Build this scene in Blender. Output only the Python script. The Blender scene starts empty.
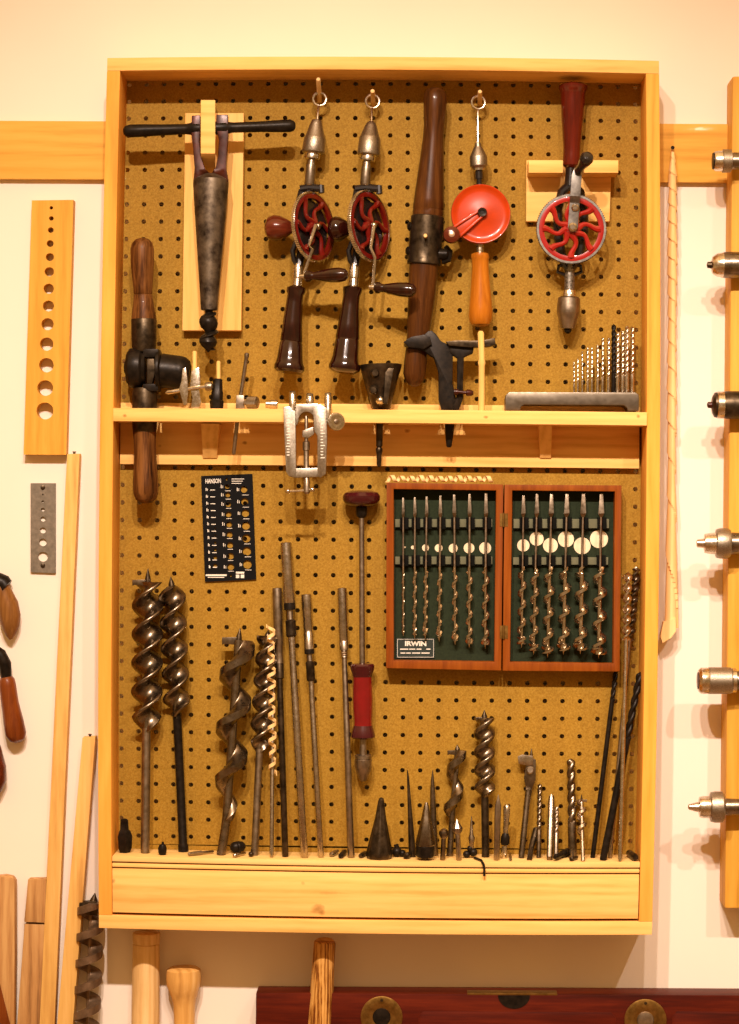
import bpy, bmesh, math, random
from mathutils import Vector, Matrix
random.seed(7)
IN = 0.0254
ZOFF = 1.95
# ---------------------------------------------------------------- camera model (inches: x right, y into the wall, z up; pegboard face y=0)
YAW, ROLL, PIT = -0.0216, 0.0089, 0.0007
CAM = Vector((16.762, -123.732, -24.510))
F, CX, CY, KD = 2200.0, 370.905, 512.047, 7.263e-8
def _rot():
    c, s = math.cos(YAW), math.sin(YAW)
    A = Matrix(((c, -s, 0), (s, c, 0), (0, 0, 1)))
    c, s = math.cos(PIT), math.sin(PIT)
    B = Matrix(((1, 0, 0), (0, c, s), (0, -s, c)))
    c, s = math.cos(ROLL), math.sin(ROLL)
    Cm = Matrix(((c, 0, s), (0, 1, 0), (-s, 0, c)))
    return Cm @ B @ A
ROT = _rot()
RI, FW, UP = Vector(ROT[0]), Vector(ROT[1]), Vector(ROT[2])
def _ray(px, py, d):
    u, v = (px - CX) / F, -(py - CY) / F
    k = RI * u + FW + UP * v
    return CAM + k * ((-d - CAM.y) / k.y)
def to_m(p): return Vector((p.x * IN, p.y * IN, p.z * IN + ZOFF))
def W(px, py, d):
    """place where the photograph shows (px,py), d inches in front of the pegboard"""
    return to_m(_ray(px, py, d))
def S(d=1.0): return (123.7 - d) / F * IN
def lat_of(px, py, d):
    x, y = px, py
    for _ in range(6):
        dx, dy = x - 369.5, y - 512
        k = KD * (dx * dx + dy * dy)
        x, y = px + dx * k, py + dy * k
    return _ray(x, y, d)
def L(x, y, z):
    """cabinet lattice inches -> metres (the old boards are a touch bowed)"""
    q = ROT @ (Vector((x, y, z)) - CAM)
    px, py = CX + F * q.x / q.y, CY - F * q.z / q.y
    dx, dy = px - 369.5, py - 512
    k = KD * (dx * dx + dy * dy)
    return W(px - dx * k, py - dy * k, -y)
# ---------------------------------------------------------------- mesh builder
def frame_of(a):
    a = a.normalized()
    t = Vector((0, 1, 0)) if abs(a.y) < 0.9 else Vector((0, 0, 1))
    ex = (t.cross(a)).normalized()
    ey = a.cross(ex).normalized()
    return ex, ey, a
class MB:
    def __init__(s): s.v = []; s.f = []
    def add(s, vs, fs):
        o = len(s.v); s.v += vs; s.f += [tuple(i + o for i in f) for f in fs]; return s
    def rings(s, rings, cap0=True, cap1=True, closed=False):
        n = len(rings[0]); vs = [p for r in rings for p in r]; fs = []
        m = len(rings)
        for i in range(m if closed else m - 1):
            a, b = i * n, ((i + 1) % m) * n
            for j in range(n):
                k = (j + 1) % n
                fs.append((a + j, a + k, b + k, b + j))
        if not closed:
            if cap0: fs.append(tuple(range(n - 1, -1, -1)))
            if cap1: fs.append(tuple((m - 1) * n + j for j in range(n)))
        return s.add(vs, fs)
    def lathe(s, pts, seg=20, axis=None, flat=1.0, flutes=0, fd=0.0):
        """pts: (Vector, radius) ; rings square to the overall axis"""
        a = axis or (pts[-1][0] - pts[0][0])
        ex, ey, ez = frame_of(a)
        rr = []
        for c, r in pts:
            r = max(r, 1e-5)
            ring = []
            for j in range(seg):
                t = 2 * math.pi * j / seg
                q = r * (1 + fd * math.cos(flutes * t)) if flutes else r
                ring.append(c + ex * (math.cos(t) * q) + ey * (math.sin(t) * q * flat))
            rr.append(ring)
        return s.rings(rr)
    def lat(s, pts, d=1.0, seg=20, d1=None, **k):
        """pts: (px,py,r_px); depth runs d -> d1 along the list"""
        n = len(pts); out = []
        y0, y1 = Vector(pts[0][:2]), Vector(pts[-1][:2]); ll = max((y1 - y0).length, 1e-6)
        for p in pts:
            t = (Vector(p[:2]) - y0).length / ll
            dd = d if d1 is None else d + (d1 - d) * t
            out.append((W(p[0], p[1], dd), p[2] * S(dd)))
        return s.lathe(out, seg, **k)
    def tube(s, pts, r, seg=10, cap=True, closed=False):
        rs = r if isinstance(r, (list, tuple)) else [r] * len(pts)
        n = len(pts); rr = []; prev = None
        for i, p in enumerate(pts):
            if closed: t = pts[(i + 1) % n] - pts[i - 1]
            else: t = pts[min(i + 1, n - 1)] - pts[max(i - 1, 0)]
            t.normalize()
            if prev is None: ex, ey, _ = frame_of(t)
            else:
                ex = (prev - t * prev.dot(t)).normalized(); ey = t.cross(ex)
            prev = ex
            rr.append([p + ex * (math.cos(2 * math.pi * j / seg) * rs[i]) + ey * (math.sin(2 * math.pi * j / seg) * rs[i]) for j in range(seg)])
        return s.rings(rr, closed=closed)
    def ptube(s, pts, r, seg=10):
        return s.tube([W(*p) for p in pts], [x * S() for x in r] if isinstance(r, (list, tuple)) else r * S(), seg)
    def ring(s, c, n, R, r, seg=28, sec=10):
        ex, ey, _ = frame_of(n)
        return s.tube([c + ex * (math.cos(2 * math.pi * i / seg) * R) + ey * (math.sin(2 * math.pi * i / seg) * R) for i in range(seg)], r, sec, closed=True)
    def ball(s, c, r, seg=16, sz=1.0, n=9, axis=None):
        a = axis or Vector((0, 0, 1))
        a = a.normalized()
        return s.lathe([(c + a * (r * sz * -math.cos(math.pi * i / n)), r * math.sin(math.pi * i / n)) for i in range(n + 1)], seg, axis=a)
    def prism(s, poly, d0, d1):
        """outline in photo px at the front depth d1, run straight back to d0"""
        f = [W(x, y, d1) for x, y in poly]
        b = [p + Vector((0, (d1 - d0) * IN, 0)) for p in f]
        ar = sum(f[i].x * f[(i + 1) % len(f)].z - f[(i + 1) % len(f)].x * f[i].z for i in range(len(f)))
        if ar < 0: f.reverse(); b.reverse()
        n = len(f)
        return s.add(f + b, [tuple(range(n)), tuple(range(2 * n - 1, n - 1, -1))] + [(i, i + n, (i + 1) % n + n, (i + 1) % n) for i in range(n)])
    def pbox(s, x0, y0, x1, y1, d0, d1): return s.prism([(x0, y0), (x1, y0), (x1, y1), (x0, y1)], d0, d1)
    def sideprism(s, x0, x1, prof):
        """outline in (py, d) swept from px x0 to x1"""
        xm = (x0 + x1) / 2
        w = (x1 - x0) * S(1.5)
        f = [W(xm, y, d) - Vector((w / 2, 0, 0)) for y, d in prof]
        b = [p + Vector((w, 0, 0)) for p in f]
        n = len(f)
        return s.add(f + b, [tuple(range(n)), tuple(range(2 * n - 1, n - 1, -1))] + [(i, i + n, (i + 1) % n + n, (i + 1) % n) for i in range(n)])
    def lbox(s, x0, x1, y0, y1, z0, z1, nx=1, nz=1):
        g = {}
        vs = []; fs = []
        for k, y in enumerate((y0, y1)):
            for i in range(nx + 1):
                for j in range(nz + 1):
                    g[(i, j, k)] = len(vs); vs.append(L(x0 + (x1 - x0) * i / nx, y, z0 + (z1 - z0) * j / nz))
        for i in range(nx):
            for j in range(nz):
                fs.append((g[i, j, 0], g[i + 1, j, 0], g[i + 1, j + 1, 0], g[i, j + 1, 0]))
                fs.append((g[i, j, 1], g[i, j + 1, 1], g[i + 1, j + 1, 1], g[i + 1, j, 1]))
        for i in range(nx):
            fs.append((g[i, 0, 0], g[i, 0, 1], g[i + 1, 0, 1], g[i + 1, 0, 0]))
            fs.append((g[i, nz, 0], g[i + 1, nz, 0], g[i + 1, nz, 1], g[i, nz, 1]))
        for j in range(nz):
            fs.append((g[0, j, 0], g[0, j + 1, 0], g[0, j + 1, 1], g[0, j, 1]))
            fs.append((g[nx, j, 0], g[nx, j, 1], g[nx, j + 1, 1], g[nx, j + 1, 0]))
        return s.add(vs, fs)
    def twist(s, p0, p1, fn, turns, R, seg=36, spt=22, phase=0.0):
        """fn(phi)-> radius factor of the section; R(t)-> scale; right-hand helix"""
        a = p1 - p0
        if a.z < 0: p0, p1 = p1, p0; Rq = (lambda t: R(1 - t)); a = -a
        else: Rq = R
        ex, ey, ez = frame_of(a)
        n = max(4, int(turns * spt)); rr = []
        for i in range(n + 1):
            t = i / n; th = 2 * math.pi * turns * t + phase; c = p0 + (p1 - p0) * t; q = Rq(t)
            rr.append([c + ex * (math.cos(2 * math.pi * j / seg + th) * fn(2 * math.pi * j / seg) * q) + ey * (math.sin(2 * math.pi * j / seg + th) * fn(2 * math.pi * j / seg) * q) for j in range(seg)])
        return s.rings(rr)
    def holed(s, corners, d0, d1, holes, npe=6, ncol=1):
        """plate (TL,TR,BR,BL in px) with one column of round through holes (px,py,r_px)"""
        TL, TR, BR, BL = [W(x, y, d1) for x, y in corners]
        bk = Vector((0, (d1 - d0) * IN, 0))
        hs = sorted([(W(x, y, d1), r * S(d1)) for x, y, r in holes], key=lambda h: -h[0].z)
        def tof(p):   # fraction down the plate
            ax = (BL - TL); return (p - TL).dot(ax) / ax.dot(ax)
        ts = [tof(h[0]) for h in hs]
        rt = [h[1] / (BL - TL).length for h in hs]
        cuts = [0.0]
        for i in range(len(hs) - 1):
            cuts.append((ts[i] + rt[i] + ts[i + 1] - rt[i + 1]) / 2)
        cuts.append(1.0)
        P = lambda sx, t: TL.lerp(BL, t).lerp(TR.lerp(BR, t), sx)
        for i, (c, r) in enumerate(hs):
            t0, t1 = cuts[i], cuts[i + 1]
            q = [P(0, t1), P(1, t1), P(1, t0), P(0, t0)]
            out = []
            for e in range(4):
                for k in range(npe): out.append(q[e].lerp(q[(e + 1) % 4], k / npe))
            inn = []
            for p in out:
                v = p - c; v.y = 0; v.normalize(); inn.append(c + v * r)
            n = len(out)
            vs = out + inn + [p + bk for p in inn] + [p + bk for p in out]
            fs = []
            for k in range(n):
                m = (k + 1) % n
                fs += [(k, m, n + m, n + k), (n + k, n + m, 2 * n + m, 2 * n + k), (2 * n + k, 2 * n + m, 3 * n + m, 3 * n + k)]
                e = k // npe
                if e in (1, 3) or (e == 0 and i == len(hs) - 1) or (e == 2 and i == 0):
                    fs.append((m, k, 3 * n + k, 3 * n + m))
            s.add(vs, fs)
        return s
# ---------------------------------------------------------------- linking
C = bpy.context.scene.collection
def link(name, mb, mat, base, parent=None, bev=0.0, sharp=35, uv=None):
    me = bpy.data.meshes.new(name)
    me.from_pydata([tuple(p - base) for p in mb.v], [], mb.f)
    bm = bmesh.new(); bm.from_mesh(me)
    if len(bm.verts) < 60000: bmesh.ops.remove_doubles(bm, verts=bm.verts, dist=1e-6)
    bmesh.ops.recalc_face_normals(bm, faces=bm.faces)
    if bev > 0:
        ed = [e for e in bm.edges if len(e.link_faces) == 2 and e.calc_face_angle(0) > 0.6]
        bmesh.ops.bevel(bm, geom=ed, offset=bev, segments=2, affect='EDGES', profile=0.6, clamp_overlap=True)
    bm.to_mesh(me); bm.free()
    for p in me.polygons: p.use_smooth = True
    me.set_sharp_from_angle(angle=math.radians(sharp))
    me.materials.append(mat)
    o = bpy.data.objects.new(name, me); C.objects.link(o)
    if parent is not None: o.parent = parent
    else: o.location = base
    return o
class Thing:
    """an Empty at the thing's base that carries its parts"""
    def __init__(s, name, label, cat, base, group=None):
        s.base = base
        s.o = bpy.data.objects.new(name, None); C.objects.link(s.o); s.o.location = base
        s.o.empty_display_size = 0.02
        s.o['label'] = label; s.o['category'] = cat
        if group: s.o['group'] = group
    def part(s, name, mb, mat, bev=0.0, parent=None, label=None, sharp=35):
        o = link(name, mb, mat, s.base, parent or s.o, bev, sharp)
        if label: o['label'] = label
        return o
def single(name, label, cat, mb, mat, base, group=None, bev=0.0, sharp=35):
    o = link(name, mb, mat, base, None, bev, sharp)
    o['label'] = label; o['category'] = cat
    if group: o['group'] = group
    return o
def structure(name, mb, mat, base, bev=0.0):
    o = link(name, mb, mat, base, None, bev); o['kind'] = 'structure'; return o
def text_mb(txt, height, pos, depth=0.00015, fit=None, rot=0.0, bold=0.0):
    cu = bpy.data.curves.new('t', 'FONT'); cu.body = txt; cu.size = 1.0; cu.extrude = 0.0; cu.offset = bold
    cu.align_x = 'CENTER'; cu.align_y = 'CENTER'; cu.resolution_u = 2
    ob = bpy.data.objects.new('t', cu); C.objects.link(ob)
    dg = bpy.context.evaluated_depsgraph_get(); dg.update()
    me = bpy.data.meshes.new_from_object(ob.evaluated_get(dg))
    xs = [v.co.x for v in me.vertices]; ys = [v.co.y for v in me.vertices]
    hx, hy = max(xs) - min(xs), max(ys) - min(ys); mx, my = (max(xs) + min(xs)) / 2, (max(ys) + min(ys)) / 2
    sy = height / hy; sx = (fit / hx) if fit else sy
    mb = MB(); c, s = math.cos(rot), math.sin(rot)
    vs = []
    for v in me.vertices:
        x, z = (v.co.x - mx) * sx, (v.co.y - my) * sy
        vs.append(pos + Vector((c * x - s * z, 0, s * x + c * z)))
    mb.add(vs, [tuple(p.vertices) for p in me.polygons])
    bpy.data.objects.remove(ob); bpy.data.curves.remove(cu); bpy.data.meshes.remove(me)
    return mb
# ---------------------------------------------------------------- materials
def nodes(name):
    m = bpy.data.materials.new(name); m.use_nodes = True
    nt = m.node_tree; b = nt.nodes['Principled BSDF']
    return m, nt, b
def ramp(nt, fac, stops):
    r = nt.nodes.new('ShaderNodeValToRGB')
    while len(r.color_ramp.elements) < len(stops): r.color_ramp.elements.new(0.5)
    for e, (p, c) in zip(r.color_ramp.elements, stops): e.position = p; e.color = (*c, 1)
    nt.links.new(fac, r.inputs[0]); return r.outputs[0]
def coords(nt, scale, rnd=True):
    tc = nt.nodes.new('ShaderNodeTexCoord'); mp = nt.nodes.new('ShaderNodeMapping')
    mp.inputs['Scale'].default_value = scale
    nt.links.new(tc.outputs['Object'], mp.inputs['Vector'])
    if rnd:
        oi = nt.nodes.new('ShaderNodeObjectInfo'); mu = nt.nodes.new('ShaderNodeMath'); mu.operation = 'MULTIPLY'; mu.inputs[1].default_value = 37.0
        nt.links.new(oi.outputs['Random'], mu.inputs[0]); nt.links.new(mu.outputs[0], mp.inputs['Location'])
    return mp.outputs[0]
def noise(nt, vec, scale, detail=4, rough=0.55, dist=0.0):
    n = nt.nodes.new('ShaderNodeTexNoise'); n.inputs['Scale'].default_value = scale; n.inputs['Detail'].default_value = detail
    n.inputs['Roughness'].default_value = rough; n.inputs['Distortion'].default_value = dist
    nt.links.new(vec, n.inputs['Vector']); return n.outputs['Fac']
def bump(nt, b, h, strength, dist=0.0006):
    n = nt.nodes.new('ShaderNodeBump'); n.inputs['Strength'].default_value = strength; n.inputs['Distance'].default_value = dist
    nt.links.new(h, n.inputs['Height']); nt.links.new(n.outputs[0], b.inputs['Normal'])
def wood(name, dark, mid, light, axis='x', fine=1.0, rough=0.5, coat=0.0, contrast=1.0, rings=True, knots=False):
    m, nt, b = nodes(name)
    k = {'x': (3, 40, 40), 'z': (40, 40, 3), 'y': (40, 3, 40)}[axis]
    k = tuple(v * fine for v in k)
    vec = coords(nt, k)
    n1 = noise(nt, vec, 1.0, 5, 0.6, 0.4)
    k2 = tuple(v * 6 for v in k)
    n2 = noise(nt, coords(nt, k2), 1.0, 3, 0.5)
    mx = nt.nodes.new('ShaderNodeMath'); mx.operation = 'MULTIPLY_ADD'; mx.inputs[1].default_value = 0.35
    nt.links.new(n2, mx.inputs[0]); nt.links.new(n1, mx.inputs[2])
    fac = mx.outputs[0]
    if rings:
        w = nt.nodes.new('ShaderNodeTexWave'); w.wave_type = 'RINGS'; w.rings_direction = {'x': 'X', 'z': 'Z', 'y': 'Y'}[axis]
        w.inputs['Scale'].default_value = 0.55; w.inputs['Distortion'].default_value = 5.0; w.inputs['Detail'].default_value = 2
        nt.links.new(coords(nt, tuple(v * 1.1 for v in k)), w.inputs['Vector'])
        ad = nt.nodes.new('ShaderNodeMath'); ad.operation = 'MULTIPLY_ADD'; ad.inputs[1].default_value = 0.16
        nt.links.new(w.outputs['Fac'], ad.inputs[0]); nt.links.new(fac, ad.inputs[2]); fac = ad.outputs[0]
    c = 0.72 if rings else 0.66
    h = 0.30 / contrast
    col = ramp(nt, fac, [(max(0, c - h), dark), (c, mid), (min(1, c + h), light)])
    if knots:
        kv = {'x': (2.6, 2.6, 13), 'z': (13, 2.6, 2.6), 'y': (13, 2.6, 13)}[axis]
        vo = nt.nodes.new('ShaderNodeTexVoronoi'); vo.inputs['Scale'].default_value = 1.0; vo.inputs['Randomness'].default_value = 1.0
        kn_ = coords(nt, kv); nt.links.new(kn_, vo.inputs['Vector'])
        sq = ramp(nt, vo.outputs['Distance'], [(0.0, (0, 0, 0)), (0.055, (.25, .25, .25)), (0.075, (1, 1, 1))])
        mx2 = nt.nodes.new('ShaderNodeMix'); mx2.data_type = 'RGBA'
        nt.links.new(sq, mx2.inputs[0]); mx2.inputs[6].default_value = (*[x * .55 for x in dark], 1); nt.links.new(col, mx2.inputs[7]); col = mx2.outputs[2]
    nt.links.new(col, b.inputs['Base Color'])
    b.inputs['Roughness'].default_value = rough
    b.inputs['Coat Weight'].default_value = coat; b.inputs['Coat Roughness'].default_value = 0.06
    b.inputs['Specular IOR Level'].default_value = 0.13
    bump(nt, b, n2, 0.08)
    return m
def metal(name, c1, c2, rough=0.35, scale=120, metallic=1.0, bmp=0.05, spread=0.15):
    m, nt, b = nodes(name)
    v = coords(nt, (1, 1, 1)); n = noise(nt, v, scale, 5, 0.6)
    nt.links.new(ramp(nt, n, [(0.32, c1), (0.68, c2)]), b.inputs['Base Color'])
    b.inputs['Metallic'].default_value = metallic; b.inputs['Specular IOR Level'].default_value = 0.3
    mr = nt.nodes.new('ShaderNodeMapRange'); mr.inputs['To Min'].default_value = max(0.05, rough - spread); mr.inputs['To Max'].default_value = rough + spread
    nt.links.new(noise(nt, v, scale * 2.3, 3), mr.inputs[0]); nt.links.new(mr.outputs[0], b.inputs['Roughness'])
    if bmp: bump(nt, b, n, bmp)
    return m
def paint(name, c, rough=0.3, coat=0.0, var=0.12, scale=60, bmp=0.0):
    m, nt, b = nodes(name)
    v = coords(nt, (1, 1, 1)); n = noise(nt, v, scale, 4)
    nt.links.new(ramp(nt, n, [(0.3, tuple(x * (1 - var) for x in c)), (0.7, tuple(min(1, x * (1 + var)) for x in c))]), b.inputs['Base Color'])
    b.inputs['Roughness'].default_value = rough; b.inputs['Coat Weight'].default_value = coat; b.inputs['Coat Roughness'].default_value = 0.06
    b.inputs['Specular IOR Level'].default_value = 0.25
    if bmp: bump(nt, b, n, bmp)
    return m
M = {}
PD, PM, PL = (0.60, 0.31, 0.065), (0.80, 0.47, 0.135), (0.88, 0.55, 0.18)
M['pine_x'] = wood('pine_board_grain_across', PD, PM, PL, 'x', 1.0, 0.55, 0.0, knots=True)
M['pine_z'] = wood('pine_board_grain_upright', PD, PM, PL, 'z', 1.0, 0.55, 0.0)
M['pine_side'] = wood('amber_pine_side_panel', (0.52, 0.22, 0.026), (0.74, 0.335, 0.048), (0.82, 0.41, 0.075), 'z', 1.0, 0.6)
M['pale_z'] = wood('pale_stick_wood', (0.50, 0.26, 0.065), (0.68, 0.41, 0.115), (0.77, 0.50, 0.17), 'z', 1.4, 0.6)
M['pale_y'] = wood('pale_dowel_wood', (0.58, 0.34, 0.12), (0.76, 0.50, 0.20), (0.84, 0.60, 0.28), 'y', 1.4, 0.6)
M['ledge'] = wood('bare_pine_ledge', (0.56, 0.34, 0.10), (0.74, 0.48, 0.16), (0.82, 0.57, 0.22), 'x', 1.0, 0.65)
M['gauge_wood'] = wood('amber_hole_board', (0.47, 0.22, 0.025), (0.62, 0.32, 0.042), (0.68, 0.38, 0.060), 'z', 1.2, 0.55, 0.0)
M['walnut'] = wood('worn_brown_handle', (0.014, 0.004, 0.001), (0.062, 0.020, 0.004), (0.12, 0.042, 0.008), 'z', 2.2, 0.3, 0.18, rings=False)
M['oak'] = wood('old_oak_handle', (0.016, 0.0045, 0.001), (0.090, 0.031, 0.006), (0.19, 0.076, 0.018), 'z', 2.0, 0.45, 0.04, 1.9, rings=False)
M['rosewood'] = wood('dark_lacquered_rosewood', (0.004, 0.0008, 0.0006), (0.014, 0.002, 0.001), (0.032, 0.005, 0.002), 'z', 2.5, 0.2, 0.9, rings=False)
M['redwood'] = wood('red_lacquered_handle', (0.030, 0.002, 0.001), (0.085, 0.006, 0.002), (0.135, 0.011, 0.004), 'z', 2.5, 0.2, 0.9, rings=False)
M['knobwood'] = wood('red_brown_knob', (0.035, 0.005, 0.002), (0.085, 0.012, 0.004), (0.14, 0.024, 0.008), 'x', 2.5, 0.25, 0.7, rings=False)
M['honey'] = wood('honey_varnished_handle', (0.24, 0.062, 0.003), (0.38, 0.115, 0.006), (0.50, 0.17, 0.012), 'z', 2.5, 0.28, 0.6, rings=False)
M['mahogany'] = wood('mahogany_case', (0.12, 0.024, 0.002), (0.205, 0.048, 0.003), (0.28, 0.076, 0.006), 'z', 1.6, 0.5, 0.0, rings=False)
M['levelwood'] = wood('red_mahogany_level', (0.02, 0.002, 0.0008), (0.065, 0.006, 0.0015), (0.12, 0.014, 0.003), 'x', 1.2, 0.5, 0.0, 1.0, rings=False)
M['toolhandle'] = wood('orange_brown_handle', (0.075, 0.014, 0.003), (0.15, 0.033, 0.005), (0.23, 0.062, 0.011), 'z', 2.0, 0.35, 0.4, rings=False)
M['tanhandle'] = wood('tan_brown_handle', (0.09, 0.032, 0.007), (0.19, 0.080, 0.018), (0.29, 0.135, 0.036), 'z', 2.0, 0.45, 0.1, rings=False)
M['ash'] = wood('pale_turned_wood', (0.52, 0.30, 0.10), (0.72, 0.48, 0.20), (0.82, 0.60, 0.30), 'z', 1.3, 0.5, 0.1)
M['olive'] = wood('striped_hammer_handle', (0.13, 0.035, 0.005), (0.42, 0.19, 0.036), (0.62, 0.34, 0.09), 'z', 3.2, 0.4, 0.2, 2.6)
M['weathered'] = wood('weathered_brown_stick', (0.20, 0.10, 0.035), (0.42, 0.22, 0.075), (0.54, 0.32, 0.12), 'z', 1.5, 0.6, 0, 1.3)
M['shaving'] = wood('curled_shaving', (0.66, 0.40, 0.14), (0.80, 0.53, 0.22), (0.88, 0.63, 0.30), 'z', 1.5, 0.55, rings=False)
M['iron'] = metal('dark_iron', (0.022, 0.015, 0.008), (0.095, 0.068, 0.040), 0.38, 90, 0.85, 0.12)
M['blackiron'] = metal('black_iron', (0.006, 0.0045, 0.003), (0.020, 0.014, 0.009), 0.38, 120, 0.25, 0.12)
M['rust'] = metal('rust_lacquered_iron', (0.016, 0.004, 0.002), (0.075, 0.013, 0.004), 0.32, 60, 0.15, 0.05)
M['bitsteel'] = metal('brown_oxidised_steel', (0.13, 0.105, 0.075), (0.28, 0.225, 0.165), 0.30, 70, 1.0, 0.04)
M['steel'] = metal('bare_steel', (0.34, 0.29, 0.23), (0.56, 0.49, 0.40), 0.28, 90, 1.0, 0.03)
M['bitbright'] = metal('polished_bit_steel', (0.42, 0.355, 0.265), (0.66, 0.57, 0.45), 0.24, 90, 1.0, 0.02)
M['rodsteel'] = metal('dull_steel_rod', (0.22, 0.18, 0.135), (0.40, 0.33, 0.25), 0.38, 90, 1.0, 0.04)
M['nickel'] = metal('worn_nickel', (0.50, 0.44, 0.35), (0.72, 0.65, 0.54), 0.25, 110, 1.0, 0.02)
M['knurl'] = metal('knurled_nickel', (0.22, 0.185, 0.135), (0.42, 0.36, 0.275), 0.42, 700, 1.0, 0.5)
M['cast'] = metal('sand_cast_alloy', (0.30, 0.265, 0.21), (0.48, 0.43, 0.35), 0.36, 260, 1.0, 0.15)
M['standsteel'] = metal('stand_grey_metal', (0.12, 0.10, 0.074), (0.175, 0.148, 0.112), 0.42, 60, 0.9, 0.02)
M['greyarm'] = metal('grey_crank_steel', (0.12, 0.11, 0.10), (0.22, 0.205, 0.18), 0.4, 140, 0.9, 0.1)
M['plate'] = metal('grey_drill_plate', (0.17, 0.15, 0.115), (0.26, 0.225, 0.175), 0.5, 160, 0.7, 0.03)
M['brass'] = metal('tarnished_brass', (0.16, 0.085, 0.018), (0.34, 0.20, 0.055), 0.38, 90, 0.95, 0.04)
M['pinkmetal'] = metal('copper_rivet', (0.65, 0.45, 0.30), (0.80, 0.60, 0.42), 0.35, 90, 0.8)
M['redpaint'] = paint('bright_red_enamel', (0.43, 0.036, 0.002), 0.28, 0.3)
M['wheelred'] = paint('wheel_red_enamel', (0.30, 0.009, 0.006), 0.3, 0.5)
M['wheeldark'] = paint('dark_red_enamel', (0.13, 0.006, 0.003), 0.3, 0.5)
M['black'] = paint('black_enamel', (0.012, 0.009, 0.008), 0.25, 0.5, bmp=0.05)
M['blackmatt'] = paint('black_plate_finish', (0.006, 0.006, 0.006), 0.6)
M['blackmatt'].node_tree.nodes['Principled BSDF'].inputs['Specular IOR Level'].default_value = 0.06
M['blackiron'].node_tree.nodes['Principled BSDF'].inputs['Specular IOR Level'].default_value = 0.14
M['translucent_red'] = paint('clear_red_plastic', (0.16, 0.004, 0.005), 0.22, 0.7)
M['darkplastic'] = paint('dark_maroon_plastic', (0.045, 0.004, 0.006), 0.25, 0.6)
M['felt'] = paint('dark_green_lining', (0.015, 0.023, 0.009), 0.9, 0, 0.25, 400)
M['rail'] = paint('grey_green_clip_rail', (0.13, 0.13, 0.075), 0.9)
M['clip'] = paint('black_spring_clip', (0.005, 0.005, 0.004), 0.8)
M['card'] = paint('green_black_card', (0.022, 0.032, 0.026), 0.6)
M['paper'] = paint('cream_paper', (0.80, 0.66, 0.44), 0.8)
M['white'] = paint('white_printing', (0.74, 0.70, 0.60), 0.6)
M['wall'] = paint('cream_wall_paint', (0.82, 0.74, 0.63), 0.75, 0, 0.012, 9, 0.05)
M['clip'].node_tree.nodes['Principled BSDF'].inputs['Specular IOR Level'].default_value = 0.05
def pegmat():
    m, nt, b = nodes('hardboard_brown')
    n = noise(nt, coords(nt, (1, 1, 1), False), 420, 5, 0.7)
    n2 = noise(nt, coords(nt, (30, 30, 3), False), 1.0, 4)
    c = ramp(nt, n, [(0.3, (0.225, 0.110, 0.007)), (0.5, (0.315, 0.172, 0.015)), (0.72, (0.42, 0.24, 0.034))])
    mx = nt.nodes.new('ShaderNodeMix'); mx.data_type = 'RGBA'; mx.blend_type = 'MULTIPLY'; mx.inputs[0].default_value = 0.35
    nt.links.new(c, mx.inputs[6]); nt.links.new(ramp(nt, n2, [(0.35, (0.75, 0.72, 0.68)), (0.65, (1, 1, 1))]), mx.inputs[7])
    nt.links.new(mx.outputs[2], b.inputs['Base Color']); b.inputs['Roughness'].default_value = 0.7; b.inputs['Specular IOR Level'].default_value = 0.2
    bump(nt, b, n, 0.08); return m
M['peg'] = pegmat()

def knotted(name, src, pts):
    """the same board wood with its own knots: (centre in object space, rx, rz in metres, strength)"""
    m = M[src].copy(); m.name = name; nt = m.node_tree; b = nt.nodes['Principled BSDF']
    lk = [l for l in nt.links if l.to_socket == b.inputs['Base Color']][0]; col = lk.from_socket
    tc = nt.nodes.new('ShaderNodeTexCoord')
    wob = noise(nt, tc.outputs['Object'], 90, 3)
    for p, rx, rz, k in pts:
        mp = nt.nodes.new('ShaderNodeMapping'); mp.vector_type = 'TEXTURE'
        mp.inputs['Location'].default_value = p; mp.inputs['Scale'].default_value = (rx, 1.0, rz)
        nt.links.new(tc.outputs['Object'], mp.inputs['Vector'])
        ln = nt.nodes.new('ShaderNodeVectorMath'); ln.operation = 'LENGTH'; nt.links.new(mp.outputs[0], ln.inputs[0])
        ad = nt.nodes.new('ShaderNodeMath'); ad.operation = 'MULTIPLY_ADD'; ad.inputs[1].default_value = .9
        nt.links.new(wob, ad.inputs[0]); nt.links.new(ln.outputs['Value'], ad.inputs[2])
        f = ramp(nt, ad.outputs[0], [(0.55, (k, k, k)), (0.85, (k * .5, k * .5, k * .5)), (1.0, (0, 0, 0))])
        mx = nt.nodes.new('ShaderNodeMix'); mx.data_type = 'RGBA'
        nt.links.new(f, mx.inputs[0]); nt.links.new(col, mx.inputs[6]); mx.inputs[7].default_value = (.24, .085, .012, 1); col = mx.outputs[2]
    nt.links.new(col, b.inputs['Base Color']); return m
V = Vector
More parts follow.
